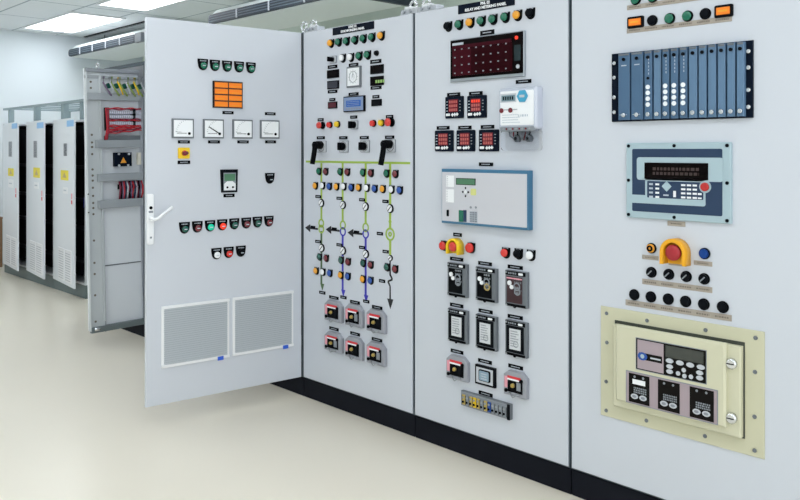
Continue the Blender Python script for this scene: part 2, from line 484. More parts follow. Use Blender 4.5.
# ------------------------------------------------------------------ cabinet A: the open door
DANG = math.atan2(.9949, .1026)
door = MB(); DW = .99
door.box(-DW, .126, -.004, 2.281, -.025, 0, PAINT, ch=.002)
door.box(-DW+.03, .156, -.03, 2.25, -.035, -.025, LGREY)
door = door.build('door', cabA, (1.0, -.004, 0)); door.rotation_euler = (0, 0, DANG)
FD = Frame(0, -.004, DANG)
PD = Panel(FD, door)
for px, py in ((204, 64), (216, 65), (228.2, 65.8), (240.2, 66.5), (252, 67.4)):
    door_lamp(PD, px, py, GRN, 'green lamp in black shield-shaped holder')
# orange annunciator
def annun(b, hw, hh, o):
    for i in range(2):
        for j in range(4):
            x0 = -hw+.008+i*(hw-.004); z0 = -hh+.007+j*(2*hh-.008)/4
            b.box(x0, z0, x0+hw-.012, z0+(2*hh-.008)/4-.008, o, o+.003, ORG, ch=.001)
            b.box(x0+.015, z0+.008, x0+hw-.03, z0+.0105, o+.0025, o+.0034, AMB)
screen(PD, 214, 80.5, 243.4, 108.6, mat('annunciator_frame', '4A2A14', .5), 'orange eight-window alarm annunciator', 'annunciator', frame=DK, out=.012, bd=.003, extra=annun)
plate(PD, 223, 111, 234, 114.4); plate(PD, 265.4, 112.2, 276, 115.4)
def gauge(needle):
    def ex(b, hw, hh, o):
        b.cyl(hw*.55, -hh*.52, hw*.13, o, o+.002, BLK, 12)
        dashes(b, -hw*.6, hw*.3, -hh*.5, .004, o, DK)
        for k in range(9):
            a = R(100+k*9); rr = hw*1.15; x = hw*.55+rr*math.cos(a); z = -hh*.5+rr*math.sin(a)
            if abs(x) < hw*.85 and z < hh*.8: b.line(x, z, x+.008*math.cos(a), z+.008*math.sin(a), .002, o, o+.0008, GREY)
        if needle: b.line(hw*.6, -hh*.55, -hw*.5, hh*.2, .005, o, o+.0025, DK)
        else: b.line(-hw*.72, -hh*.35, -hw*.2, -hh*.38, .002, o, o+.001, GREY)
    return ex
for i, (x0, y0, x1, y1) in enumerate(((173, 118.4, 194.6, 138.2), (204.2, 119, 224.6, 138.4), (233.6, 119.4, 253.4, 138.6), (261.2, 120, 280.2, 138.6))):
    screen(PD, x0, y0, x1, y1, DIAL, 'square white dial meter' + (' with slanted needle' if i == 1 else ''), 'panel_meter', frame=MGREY, out=.012, bd=.008, extra=gauge(i == 1))
for q in ((178.4, 140.4, 190.4, 143.4), (208.6, 140.4, 220.4, 143.4), (237.8, 140.4, 249.2, 143.4), (265.6, 140.4, 276.4, 143.4), (178.2, 160.6, 190.6, 164), (224, 194, 235, 197)):
    plate(PD, *q)
# emergency rotary switch
cx, cz, hw, hh = centre(PD.rect(178.4, 147.6, 190, 158.6))
b = MB(); b.rbox(-hw, -hh, hw, hh, .006, 0, .008, YEL, ch=.002); b.cyl(0, 0, hw*.45, .008, .014, RED, mf=RED)
b.prism([(-hw*.35, -hh*.3), (hw*.3, -hh*.35), (hw*.62, 0), (hw*.3, hh*.35), (-hw*.35, hh*.3), (-hw*.5, 0)], .014, .03, DRED, ch=.003)
b.build('rotary_switch', door, (cx, 0, cz), 'red rotary switch on yellow square plate')
# small controller with tapered bezel
cx, cz, hw, hh = centre(PD.rect(220.6, 169.6, 237.8, 192))
b = MB(); b.prism([(-hw*.88, -hh), (hw*.94, -hh), (hw, hh), (-hw, hh)], 0, .012, DK, ch=.003)
b.box(-hw*.7, -hh*.86, hw*.72, hh*.72, .012, .014, GREY); b.box(-hw*.62, hh*.02, hw*.62, hh*.62, .014, .0155, LCDG)
b.prism([(-hw*.66, -hh*.8), (hw*.66, -hh*.8), (hw*.66, -hh*.25), (hw*.3, -hh*.02), (-hw*.3, -hh*.02), (-hw*.66, -hh*.25)], .014, .018, WHITE, ch=.001)
for sx in (-.32, .32): b.cyl(hw*sx, -hh*.55, .006, .018, .022, DK, 12)
b.build('digital_controller', door, (cx, 0, cz), 'small controller with green screen and white lower face')
door_lamp(PD, 271, 178, DK, 'black knob in shield-shaped holder')
for (px, py), m, n in zip(((185.6, 227.6), (198.4, 226.6), (211.2, 225.6), (223.4, 224.6), (235.4, 223.6), (247.4, 222.8), (258.6, 221.8), (270, 221)),
                       (DGRN, DRED, TEAL, BRED, DGRN, DRED, DGRN, DRED), ('dark green', 'dark red', 'lit green', 'lit red', 'dark green', 'dark red', 'dark green', 'dark red')):
    door_lamp(PD, px, py, m, n+' lamp in black shield-shaped holder')
for (px, py), m, n in zip(((217.6, 253.4), (229.8, 252.2), (242, 251)), (WL, RED, DK), ('white', 'red', 'black')):
    door_lamp(PD, px, py, m, n+' button in black shield-shaped holder')
# vent grilles
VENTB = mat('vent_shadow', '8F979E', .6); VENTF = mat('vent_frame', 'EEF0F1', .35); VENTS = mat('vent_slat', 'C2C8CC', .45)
for q in (((161.8, 306.8), (161.8, 369), (229.6, 297.8), (229.6, 356)), ((233, 297.4), (233, 355.4), (293.6, 290.4), (293.6, 346))):
    cx, cz, hw, hh = centre(PD.quad(*q))
    b = MB(); b.box(-hw, -hh, hw, hh, 0, .004, VENTF, ch=.001)
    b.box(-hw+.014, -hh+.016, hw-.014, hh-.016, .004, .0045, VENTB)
    n = 26; st = (2*hh-.032)/n
    for k in range(n):
        z = -hh+.016+k*st; y = .0045
        i = len(b.v)
        b.v += [(-hw+.014, -y, z+st*.2), (hw-.014, -y, z+st*.2), (hw-.014, -y-.007, z+st*.2), (-hw+.014, -y-.007, z+st*.2), (-hw+.014, -y, z+st*.95), (hw-.014, -y, z+st*.95)]
        b.face((i+3, i+2, i+5, i+4), VENTS); b.face((i, i+1, i+2, i+3), VENTS); b.face((i, i+3, i+4), VENTF); b.face((i+1, i+5, i+2), VENTF)
    for z0, z1 in ((-hh, -hh+.016), (hh-.016, hh)): b.box(-hw, z0, hw, z1, .004, .012, VENTF, ch=.002)
    b.box(hw*.62, -hh-.008, hw*.8, -hh+.014, .012, .014, TAGB)
    b.build('vent_grille', door, (cx, 0, cz), 'louvred vent grille with a small blue tag')
# door handle
x0, z0, x1, z1 = PD.rect(145.5, 194, 151.8, 244.5, .01)
cx, cz, hw, hh = centre((x0, z0, x1, z1)); cx = max(cx, -DW+hw+.002)
b = MB(); b.rbox(-hw, -hh, hw, hh, .01, 0, .016, WHITE, ch=.003); b.box(-hw*.7, hh*.25, hw*.7, hh*.33, .016, .017, GREY)
b.cyl(0, hh*.45, .009, .016, .019, BLK, 12); b.cyl(0, -hh*.72, .006, .016, .018, GREY, 10)
b.tube([(0, -.016, .0), (0, -.05, .0)], .012, WHITE, 12)
u, z = PD.c(173, 207, .055); 
b.tube([(-.005, -.05, -.004), (.03, -.055, .008), (u-cx, -.055, z-cz)], .0085, WHITE, 10)
b.build('door_handle', door, (cx, 0, cz), 'white lever handle on long back plate')
for z in (.35, 1.2, 2.05):
    b = MB(); b.tube([(0, 0, -.04), (0, 0, .04)], .009, CHROME, 10); b.build('hinge', door, (-.002, .012, z))

# ------------------------------------------------------------------ cabinet B
PB = Panel(FM, cabB)
sign(PB, (333.6, 28), (333.6, 35.8), (374.8, 21.2), (374.8, 28.4), 'SYNC 02', 'SYNCHRONIZING PANEL')
lampn = {id(GRN): 'green', id(AMB): 'amber', id(DK): 'black', id(WL): 'white', id(RED): 'red', id(BLU): 'blue', id(YEL): 'yellow', id(DRED): 'dark red', id(BLK): 'black', id(DGRN): 'dark green'}
def lamp(P, px, py, m, **k): return shield_lamp(P, px, py, m, lampn[id(m)]+' pilot lamp', **k)
for px, py, m in ((329.8, 43, AMB), (337.4, 41.8, GRN), (345.4, 40.8, GRN), (353.8, 39.6, GRN), (362.2, 38.2, GRN), (370.8, 36.8, GRN), (380, 35.4, AMB)):
    lamp(PB, px, py, m)
knob_switch(PB, 330.4, 56.2, 336.8, 62.8, 'small black selector knob')
for px, py, m in ((341.4, 57.8, WL), (349.6, 57, WL), (358, 55.6, GRN), (366.4, 54.6, GRN)): lamp(PB, px, py, m)
button(PB, 375.8, 53, DK, 'small black button', r=.014, out=.018)
for q in ((328.6, 65.7, 338, 68), (328.6, 90.4, 338, 92.8), (349.6, 63.8, 359, 66.2), (371, 60.2, 382, 62.8), (371.4, 86.6, 382.2, 89), (349.4, 93, 359.2, 95.2),
          (330.2, 98.6, 336, 100.6), (373.3, 95.6, 380, 97.9), (351, 115.9, 357.9, 118.3), (318.5, 118.5, 324.3, 121), (386.7, 115.2, 394, 118.2),
          (317.6, 136.6, 325.5, 139), (340, 136.6, 348.2, 139), (360.6, 136.3, 369.5, 139), (385.8, 135.8, 395, 138.6)):
    plate(PB, *q)
screen(PB, 327.3, 70.4, 338.8, 77.4, SCR, 'small black digital display'); 
screen(PB, 327.5, 81.2, 338.8, 88.4, mat('display_dark_blue', '101626', .15, coat=.5), 'small black digital display')
screen(PB, 370.5, 65.6, 383.4, 73, SCR, 'small black digital display')
GLO = mat('green_digits', '7FA35A', .4, emit=.3)
def gdig(b, hw, hh, o):
    for k in range(4): b.box(-hw*.1+k*.02, -hh*.5, -hw*.1+k*.02+.014, hh*.15, o, o+.0008, GLO)
screen(PB, 370.5, 76.9, 383.4, 84.8, SCR, 'black display with green digits', extra=gdig)
def sync(b, hw, hh, o):
    b.ring(0, 0, hw*.5, hw*.55, o, o+.001, GREY); b.ring(0, 0, hw*.22, hw*.25, o, o+.001, DIM)
    for k in range(12):
        a = R(30*k); b.line(hw*.58*math.cos(a), hw*.58*math.sin(a), hw*.68*math.cos(a), hw*.68*math.sin(a), .0025, o, o+.001, GREY)
    b.line(0, -.004, 0, hw*.45, .003, o, o+.002, MGREY)
screen(PB, 347, 67.2, 360.6, 86.6, DIAL, 'white synchroscope with round scale', 'panel_meter', frame=MGREY, out=.012, bd=.009, extra=sync)
def lcd(b, hw, hh, o):
    b.box(-hw*.68, -hh*.35, hw*.72, hh*.45, o, o+.001, LCDB)
    for k in range(3): dashes(b, -hw*.6, hw*.6, hh*(.28-.22*k), .004, o+.001, LCDF)
    for k in range(6): b.box(-hw*.7+k*hw*.25, -hh*.75, -hw*.7+k*hw*.25+.012, -hh*.55, o, o+.001, GREY)
screen(PB, 343.8, 96.8, 364.4, 111, LCDF, 'blue screen synchronizer unit', 'synchronizer', frame=DK, out=.014, bd=.006, extra=lcd)
screen(PB, 328.2, 102, 337, 108.2, mat('dark_red_display', '541621', .25), 'dark red display'); screen(PB, 371.6, 99.6, 381.4, 105.6, DK, 'dark grey counter')
knob_switch(PB, 351.4, 120.6, 358.2, 129.2, 'small selector switch on grey plate', kr=.02)
button(PB, 319.4, 125.3, MUSH, 'red mushroom button', r=.020, out=.04, mush=True)
button(PB, 328.6, 124.8, RED, 'red button'); button(PB, 336.3, 124.2, YEL, 'yellow button')
button(PB, 372, 123.3, RED, 'red button'); button(PB, 380.4, 122.8, YEL, 'yellow button')
button(PB, 388.2, 122.2, MUSH, 'red mushroom button', r=.022, out=.04, mush=True)
lever_switch(PB, 317.4, 140.8, 326.6, 152.4, 'switch with long black lever handle'); lever_switch(PB, 386.2, 139.4, 395.8, 152.4, 'switch with long black lever handle')
knob_switch(PB, 339.6, 140.4, 348.6, 152.4, 'black knob switch on grey plate'); knob_switch(PB, 360.8, 140.1, 369.8, 152.4, 'black knob switch on grey plate')
# mimic diagram (vinyl lines on the panel)
def vline(px, y0, y1, m, w=.016):
    a = PB.c(px, y0); c_ = PB.c(px, y1); b = MB(); cz = (a[1]+c_[1])/2
    b.box(-w/2, c_[1]-cz, w/2, a[1]-cz, 0, .0015, m); return b.build('mimic_line', cabB, (a[0], 0, cz))
a = PB.c(306.6, 162); c_ = PB.c(410.8, 162.6)
b = MB(); zb = (a[1]+c_[1])/2; b.box(a[0], -.006, c_[0], .006, 0, .0018, BUSG); b.build('mimic_busbar', cabB, (0, 0, zb), 'lime green busbar line')
cols = (322, 343.3, 366.3, 390.8)
def sring(px, py, r, m, w=.0085, out=.0018, name='mimic_ring'):
    u, z = PB.c(px, py); b = MB(); b.ring(0, 0, r-w, r, .0005, out+.001, m); return b.build(name, cabB, (u, 0, z))
def arrow(px, py, d, m, s=.024):
    u, z = PB.c(px, py); b = MB()
    if d == 'd': b.prism([(0, -s), (s*.75, s*.7), (-s*.75, s*.7)], 0, .0024, m)
    elif d == 'l': b.prism([(-s, 0), (s*.7, -s*.8), (s*.7, s*.8)], 0, .0024, m)
    b.build('mimic_arrow', cabB, (u, 0, z))
def indicator(px, py, r=.025):
    u, z = PB.c(px, py, .006); b = MB(); b.cyl(0, 0, r, 0, .008, DK, ch=.002); b.cyl(0, 0, r*.78, .008, .0095, WHITE)
    b.line(-r*.5, -r*.5, r*.5, r*.5, .004, .0095, .011, DK); b.build('position_indicator', cabB, (u, 0, z), 'round white position indicator with diagonal bar')
ends = ((163, 223, BUSG, 284.5, BUSD), (163, 225, BUSG, 290.5, BUSB), (163, 227, BUSG, 296, BUSB), (163, 257, BUSG, 303, BUSK))
for px, (y0, ym, m1, y1, m2) in zip(cols, ends):
    vline(px, y0, ym-3.4 if px < 380 else 219.5, m1)
    if px < 380: vline(px, ym+ (8 if px < 330 else 10.2), y1, m2)
vline(390.8, 239.8, 256, BUSG); 
r3 = .027
sring(322, 223.2, r3, BUSG); sring(322, 229, r3, BUSG)
sring(343.6, 225, r3, BUSG); sring(343.6, 231.6, r3, BUSB)
sring(366.4, 227.4, r3, BUSG); sring(366.4, 234, r3, BUSB)
sring(390.8, 234.2, .037, BUSG, .010); sring(390.8, 234.2, .014, BUSG, .008)
u, z = PB.c(390.8, 221.6); b = MB(); b.prism([(0, -.02), (.012, 0), (0, .02), (-.012, 0)], 0, .0026, BUSG); b.build('mimic_arrow', cabB, (u, 0, z))
vline(390.8, 223.5, 229.4, BUSG)
for px0, px1, py, ax in ((309, 318.4, 227.9, 308.8), (330, 340.2, 229.6, 329.6), (352, 362.9, 232.8, 351.6)):
    a = PB.c(px0, py); c_ = PB.c(px1, py+.5); b = MB(); b.box(a[0]-a[0], -.006, c_[0]-a[0], .006, 0, .0022, BUSK)
    b.box(.025, .0, .07, .016, 0, .003, BLK); b.build('mimic_arrow_shaft', cabB, (a[0], 0, a[1])); arrow(ax, py, 'l', BUSK, .03)
for px, py in ((321.6, 203), (343.2, 204.9), (365.9, 206.6), (390.4, 208.6), (322, 248), (343.3, 250.6), (366.1, 254)): indicator(px, py)
indicator(390.6, 258, .017)
for px, py in ((319.2, 196.6), (340.3, 198.3), (362.9, 199.8), (386.2, 201.4), (319, 241.6), (340.3, 244.9), (362.9, 247.5), (386.4, 251.6), (380.6, 233.6), (382.8, 281), (323, 292.6), (344.2, 297.3), (367, 301.4)):
    plate(PB, px-3, py-1.1, px+3, py+1.1)
lk = dict(r=.018, out=.02, sub=False, plate_r=.0215)
for px, py, m in ((318.5, 171.2, GRN), (325.2, 171.5, DRED), (339.6, 171.6, GRN), (346.8, 172, DRED), (362.3, 172.4, GRN), (370.2, 173, DRED), (386, 173.4, GRN), (394.8, 173.8, DRED),
                  (314.8, 185.7, AMB), (322, 185.5, WL), (328.8, 186.3, BLU), (336, 186.6, AMB), (343.2, 186.4, WL), (350.8, 187.4, BLU), (358.1, 187.5, AMB), (366.2, 187.8, WL), (374.1, 188.6, BLU), (382.2, 188.9, AMB), (390.9, 189.4, WL), (399.2, 190.2, BLU),
                  (319, 257, DGRN), (325.7, 258.2, DRED), (340.6, 260.2, DGRN), (347.5, 261.8, DRED), (362.7, 263.2, DGRN), (370.1, 264.9, DRED), (386.4, 267.2, DGRN), (394.6, 269.2, DRED),
                  (315.6, 270.8, AMB), (322.3, 272, WL), (329.3, 273.2, BLU), (340.3, 275.2, AMB), (347.3, 276.4, BLU), (362.4, 279.2, AMB), (370, 280.6, BLU)):
    lamp(PB, px, py, m, **lk)
arrow(323, 286.4, 'd', BUSD); arrow(344, 292.6, 'd', BUSB); arrow(366.8, 298, 'd', BUSB); arrow(391, 303, 'd', BUSK, .032)
u, z = PB.c(390.8, 281); b = MB()
z0 = PB.c(390.8, 261)[1]-z; z1 = PB.c(390.8, 301)[1]-z
for q in ((0, z0, 0, .03), (0, .035, .018, .01), (.018, .01, -.018, -.004), (-.018, -.004, 0, -.03), (0, -.028, 0, z1)): b.line(*q, .01, 0, .0018, BUSK)
b.build('mimic_zigzag', cabB, (u, 0, z), 'black zigzag line')

def test_switch(P, x0, y0, x1, y1, label, ph=.5):
    out = .024
    cx, cz, hw, hh = centre(P.rect(x0, y0, x1, y1, out)); cr = hw*.42
    b = MB(); b.prism([(-hw, -hh), (hw, -hh), (hw, hh-cr*.8), (hw-cr, hh), (-hw+cr, hh), (-hw, hh-cr*.8)], 0, out, CASE, ch=.004)
    b.box(-hw*.6, -hh*.68, hw*.7, hh*.3, out, out+.001, BLK)
    b.box(-hw*.62, hh*.34, hw*.55, hh*.6, out, out+.0012, PINK); b.box(-hw*.62, hh*.26, hw*.4, hh*.4, out+.0003, out+.0016, WHITE)
    b.box(-hw*.88, -hh*.4, -hw*.62, hh*.5, out, out+.001, PINK2); b.box(hw*.2, -hh*.45, hw*.55, hh*.2, out+.001, out+.003, GREY if ph > .5 else DK)
    b.cyl(hw*.6, hh*.35, .009, out, out+.006, BLK, 12); b.cyl(-hw*.72, -hh*.62, .009, out, out+.006, BLK, 12)
    o = b.build('test_switch', P.par, (cx, 0, cz), label)
    k = MB(); k.cyl(-hw*.1, -hh*.12, .0105, out+.001, out+.012, BRASS, 14, ch=.003); k.box(-hw*.14, -hh*.2, -hw*.06, -hh*.04, out+.012, out+.018, BRASS); k.build('key_lock', o)
    h = MB(); h.tube([(-hw*.4, -out-.002, -hh*.72), (-hw*.2, -out-.012, -hh*.88), (0, -out-.014, -hh*1.02), (hw*.2, -out-.012, -hh*.88), (hw*.45, -out-.002, -hh*.72)], .003, STEEL, 6); h.build('wire_hasp', o)
TS = ((324.6, 299, 341.4, 323.6), (345.2, 303, 362, 328.6), (366.6, 308, 384.6, 334.6), (324.6, 330.2, 341.4, 354), (345.2, 335.2, 362, 361.2), (366.6, 340.4, 384.6, 367.4))
for i, q in enumerate(TS):
    test_switch(PB, *q, 'grey test switch with red sticker and brass lock', i % 2)
for q in ((330, 296.2, 339.2, 299), (350.9, 300.8, 360.5, 303.8), (372.8, 305.9, 383, 309), (330.1, 327.4, 339.3, 330.2), (351, 332.2, 360.6, 335.4), (372.6, 338.2, 382.9, 341.2)): plate(PB, *q)

# ------------------------------------------------------------------ cabinet C
PC = Panel(FM, cabC, .992)
sign(PC, (459, 5.4), (459, 14.8), (515.4, -4.6), (515.4, 4.6), 'PNL 02', 'RELAY AND METERING PANEL')
for px, py, m in ((446.8, 26, DK), (457.8, 24.2, GRN), (469, 22.2, AMB), (480.2, 20.6, GRN), (491.8, 18.8, GRN), (504, 16.8, GRN), (516.2, 14.8, AMB), (529, 12.8, DK)): lamp(PC, px, py, m)
for q in ((481, 31.2, 495, 34), (516.6, 80.2, 532, 82.8), (447.9, 93.2, 461, 96), (469.8, 92, 483.3, 94.8), (437.5, 126.5, 450.2, 129.2), (459, 126.1, 472.2, 129), (481.5, 125.5, 495, 128.3), (479.7, 163, 493.8, 165.6),
          (454, 233.2, 462.5, 236.2), (450.8, 257.2, 464, 261), (479, 261.7, 492.6, 265.4), (508.5, 265.4, 523.5, 269), (450.8, 303.5, 464, 307.2), (479.4, 309.4, 493.3, 313.2), (508.5, 315, 523.5, 319),
          (451.5, 349.9, 464, 353.2), (509.1, 364.4, 523.7, 369.4), (478.9, 359.4, 492.5, 363.4), (479.5, 391.6, 493.3, 396.2)): plate(PC, *q)
# large dark red screen
cx, cz, hw, hh = centre(PC.quad((450.6, 40), (451, 82.4), (524.8, 31), (524.6, 76.4), out=.012))
b = MB(); b.box(-hw, -hh, hw, hh, 0, .014, STEEL, ch=.003, mf=STEEL)
b.box(-hw+.006, -hh+.016, hw-.004, hh-.004, .014, .016, SCR)
b.box(-hw+.02, -hh+.03, -hw*.38, hh-.05, .016, .0168, MRED2); b.box(-hw*.38, -hh+.03, hw*.72, hh-.05, .016, .0168, MRED)
b.box(-hw*.38, -hh+.03, hw*.7, hh*.5, .0168, .0172, MRED)
b.box(-hw+.02, hh*.55, hw*.7, hh-.03, .0168, .0174, MRED2); b.box(-hw+.02, hh-.03, -hw*.6, hh-.018, .0168, .018, DIM)
l = b
for j in range(4):
    for i in range(8):
        l.box(-hw*.86+i*hw*.2, -hh*.62+j*hh*.37, -hw*.86+i*hw*.2+.008, -hh*.62+j*hh*.37+.006, .0168, .0185, GREY)
o = b.build('alarm_display', cabC, (cx, 0, cz), 'large dark red display in steel frame')
l = MB(); l.cyl(hw*.83, hh*.72, .009, .016, .021, BRED, 14); l.build('red_light', o)
l = MB(); l.box(hw*.77, -hh*.3, hw*.93, hh*.4, .016, .0172, mat('dark_teal_window', '15282C', .2)); l.cyl(hw*.86, -hh*.55, .01, .016, .019, LGREY, 12); l.build('control_strip', o)
def red_meter(x0, y0, x1, y1, top):
    out = .012; cx, cz, hw, hh = centre(PC.rect(x0, y0, x1, y1, out))
    b = MB(); b.rbox(-hw, -hh, hw, hh, .006, 0, out, BLUEBLK, ch=.003)
    b.box(-hw*.56, -hh*.42, hw*.5, hh*.72, out, out+.001, DRED)
    for k in range(3):
        z = hh*(.5-.36*k)
        for i in range(4):
            x = -hw*.48+i*hw*.24
            b.box(x, z-hh*.12, x+hw*.17, z+hh*.12, out+.001, out+.002, BRED if (top and k == 0) else SEGR)
    for k in range(4): b.box(-hw*.84, hh*(.5-.28*k), -hw*.66, hh*(.56-.28*k), out, out+.001, DIM)
    for k in range(4): b.box(hw*.66, hh*(.5-.28*k), hw*.8, hh*(.58-.28*k), out, out+.001, GREY)
    b.rbox(-hw*.85, -hh*.78, -hw*.4, -hh*.54, .004, out, out+.003, WHITE, ch=.001)
    for k in range(3): b.prism([(hw*(-.1+.26*k)+dx*hw*.15, -hh*.68+dz*hh*.16+(.02*k)*hh) for dx, dz in ((0, -1), (1, 0), (0, 1), (-1, 0))], out, out+.003, WHITE)
    b.build('digital_meter', cabC, (cx, 0, cz), 'black digital meter with red segments')
for i, q in enumerate(((445.4, 97, 463, 118), (467.3, 96, 486, 117.6), (435, 130.6, 452.8, 151.4), (456.6, 130.2, 474.5, 151.4), (479, 129.8, 498.4, 151.4))): red_meter(*q, i == 1)
# energy meter
out = .05; cx, cz, hw, hh = centre(PC.rect(498.8, 88.6, 536.8, 129, out))
b = MB(); b.rbox(-hw, -hh, hw, hh, .012, 0, out, mat('meter_shell', 'C6CCDA', .25, coat=.6), ch=.008)
o = b.build('energy_meter', cabC, (cx, 0, cz), 'white energy meter with blue seal and clear terminal cover')
f = MB(); f.rbox(-hw*.86, -hh*.8, hw*.88, hh*.84, .006, out, out+.004, WHITE, ch=.001)
f.box(-hw*.86, hh*.3, -hw*.0, hh*.72, out+.004, out+.005, LGREY); f.box(-hw*.78, hh*.36, -hw*.06, hh*.64, out+.005, out+.006, LCDK)
for k in range(5): f.box(-hw*.7+k*hw*.12, hh*.42, -hw*.63+k*hw*.12, hh*.58, out+.006, out+.0065, DK)
for x in (-.78, -.3): f.cyl(hw*x, -hh*.08, .012, out+.004, out+.008, DRED, 12); 
dashes(f, -hw*.65, -hw*.42, -hh*.05, .005, out+.004, GREY); dashes(f, -hw*.18, hw*.05, -hh*.05, .005, out+.004, GREY)
for k in range(4): dashes(f, -hw*.75, hw*(.1+.1*(k % 2)), -hh*(.3+.12*k), .0045, out+.004, DIM)
dashes(f, hw*.1, hw*.6, -hh*.35, .01, out+.004, DIM)
f.build('face_plate', o)
l = MB(); l.cyl(hw*.33, hh*.56, .031, out+.004, out+.009, SEALB, 6); l.box(hw*.2, hh*.5, hw*.46, hh*.62, out+.009, out+.01, DIM); l.build('blue_seal', o)
l = MB(); l.rbox(-hw*.9, -hh*1.08, hw*.9, -hh*.86, .004, .01, out+.002, GREY, ch=.002); 
for k in range(9): l.cyl(-hw*.7+k*hw*.17, -hh*.97, .005, out+.002, out+.005, DRED if k % 2 else STEEL, 8)
l.build('terminal_strip', o)
l = MB(); l.rbox(-hw*.92, -hh*1.98, hw*1.0, -hh*1.02, .016, 0, .006, LGREY); 
for x in (-.2, .42): l.cyl(hw*x, -hh*1.42, .017, .006, .03, MGREY, 14, ch=.004); l.cyl(hw*x, -hh*1.42, .008, .03, .033, DK, 8)
for k in range(6): l.tube([(-hw*.6+k*hw*.22, -.02, -hh*1.1), (-hw*.55+k*hw*.2, -.024, -hh*1.3), (-hw*.3+k*hw*.1, -.01, -hh*1.5)], .004, (GREY, DRED, DK)[k % 3], 6)
l.build('terminal_block', o)
l = MB(); l.rbox(-hw*.95, -hh*2.0, hw*1.03, -hh*1.0, .02, .034, .04, CLR); l.build('terminal_cover', o, label='clear plastic terminal cover')
# protection relay, blue box
cx, cz, hw, hh = centre(PC.quad((442, 168.4), (442, 222.8), (528.6, 171), (528.6, 230.4), out=.036))
out = .036
b = MB(); b.box(-hw, -hh, hw, hh, 0, out, CYB, ch=.002); o = b.build('relay_terminal', cabC, (cx, 0, cz), 'wide relay unit with blue casing and pale grey face')
f = MB(); f.box(-hw+.006, -hh+.012, hw-.006, hh-.016, out, out+.002, RFACE)
f.build('face_plate', o)
g = MB(); e = out+.002
def fr(x0, y0, x1, y1):   # photo pixels on the face -> local
    r = PC.rect(x0, y0, x1, y1, out); return r[0]-cx, r[1]-cz, r[2]-cx, r[3]-cz
g = MB(); g.box(*fr(457, 178, 476.4, 185.4), e, e+.002, DK); q = fr(457.6, 178.6, 475.8, 184.8); g.box(*q, e+.002, e+.003, LCDG); g.build('screen', o, label='green liquid crystal screen')
g = MB()
for x0, y0, x1, y1, n in ((447.2, 175.4, 454.8, 187.2, 3), (446.9, 189, 454.8, 202.6, 4)):
    q = fr(x0, y0, x1, y1); g.box(*q, e, e+.001, WHITE)
    for k in range(n*2): g.box(q[0]+.004, q[1]+(k+.4)*(q[3]-q[1])/(n*2), q[0]+.012, q[1]+(k+.6)*(q[3]-q[1])/(n*2), e+.001, e+.0016, GREY)
g.build('light_column', o)
g = MB(); q = fr(466.5, 192, 466.5, 192)
for dx, dz in ((0, 1), (1, 0), (0, -1), (-1, 0)): g.cyl(q[0]+dx*.018, q[1]+dz*.02, .0055, e, e+.003, DK, 4)
g.cyl(q[0], q[1], .009, e, e+.003, WHITE, 12); g.build('arrow_keys', o)
g = MB(); q = fr(471.6, 188.6, 477, 195.4); g.rbox(*q, .005, e, e+.0015, mat('pale_yellow_key', 'D6D98A', .4)); g.build('yellow_key', o)
g = MB(); g.box(*fr(459.8, 210, 464.2, 222), e, e+.002, GRN); g.build('green_port', o)
g = MB(); g.box(*fr(464.4, 210, 467.4, 222), e, e+.002, NAVY); q = fr(447.6, 209.6, 449.8, 216.4); g.rbox(*q, .004, e, e+.002, DK); g.build('port', o)
g = MB(); q = fr(470.6, 211.2, 478.2, 222.6); g.box(*q, e, e+.001, DIM)
for i in range(3):
    for j in range(5): w_ = (q[2]-q[0])/3; h_ = (q[3]-q[1])/5; g.box(q[0]+i*w_+w_*.12, q[1]+j*h_+h_*.15, q[0]+(i+.88)*w_, q[1]+(j+.85)*h_, e+.001, e+.003, GREY)
g.build('keypad', o)
for x in (471.6, 476.7): g = MB(); q = fr(x, 207.4, x, 207.4); g.cyl(q[0], q[1], .006, e, e+.002, GREY, 12); g.build('round_button', o)
# emergency stop cluster
lamp(PC, 442.8, 245.8, RED, r=.022)
def estop(P, x, y, r, label, shade, red, bez):
    cx, cz = P.c(x, y, .02); b = MB()
    n = 24; q0 = len(b.v); dp = .046
    for o_ in (0, dp-.006, dp):
        for rr in (r*.70, r):
            e_ = .003 if o_ == dp else 0
            rr = rr+(e_ if rr < r else -e_)
            b.v += [(rr, -o_, -r*.86)]+[(rr*math.cos(math.pi*k/(n-2)), -o_, rr*math.sin(math.pi*k/(n-2))) for k in range(n-1)]+[(-rr, -o_, -r*.86)]
    N = n+1; ix = lambda ring, k: q0+ring*N+k
    for k in range(n):
        for lo, hi in ((0, 2), (2, 4)):
            b.face((ix(lo+1, k), ix(lo+1, k+1), ix(hi+1, k+1), ix(hi+1, k)), shade, True); b.face((ix(lo, k), ix(hi, k), ix(hi, k+1), ix(lo, k+1)), shade, True)
        b.face((ix(4, k), ix(5, k), ix(5, k+1), ix(4, k+1)), shade); b.face((ix(0, k), ix(0, k+1), ix(1, k+1), ix(1, k)), shade)
    for k in (0, n): b.face((ix(0, k), ix(1, k), ix(3, k), ix(5, k), ix(4, k), ix(2, k)), shade)
    b.cyl(0, 0, r*.72, 0, .006, shade); b.box(-r*.75, -r*.86, r*.75, -r*.2, 0, .005, shade); b.cyl(0, 0, r*.3, .006, .03, bez)
    o = b.build('emergency_stop', P.par, (cx, 0, cz), label)
    k = MB(); k.cyl(0, 0, r*.56, .028, .04, red, 24); k.dome(0, 0, r*.56, .04, .01, red, 24); k.build('mushroom_head', o)
estop(PC, 455.6, 246.6, .043, 'red emergency stop inside yellow shroud', YEL, MUSH, DK)
lamp(PC, 469.6, 248, RED, r=.024)
for px, py, m in ((504.3, 252.9, RED), (517, 254, DK), (529.4, 255.4, WL)): lamp(PC, px, py, m)
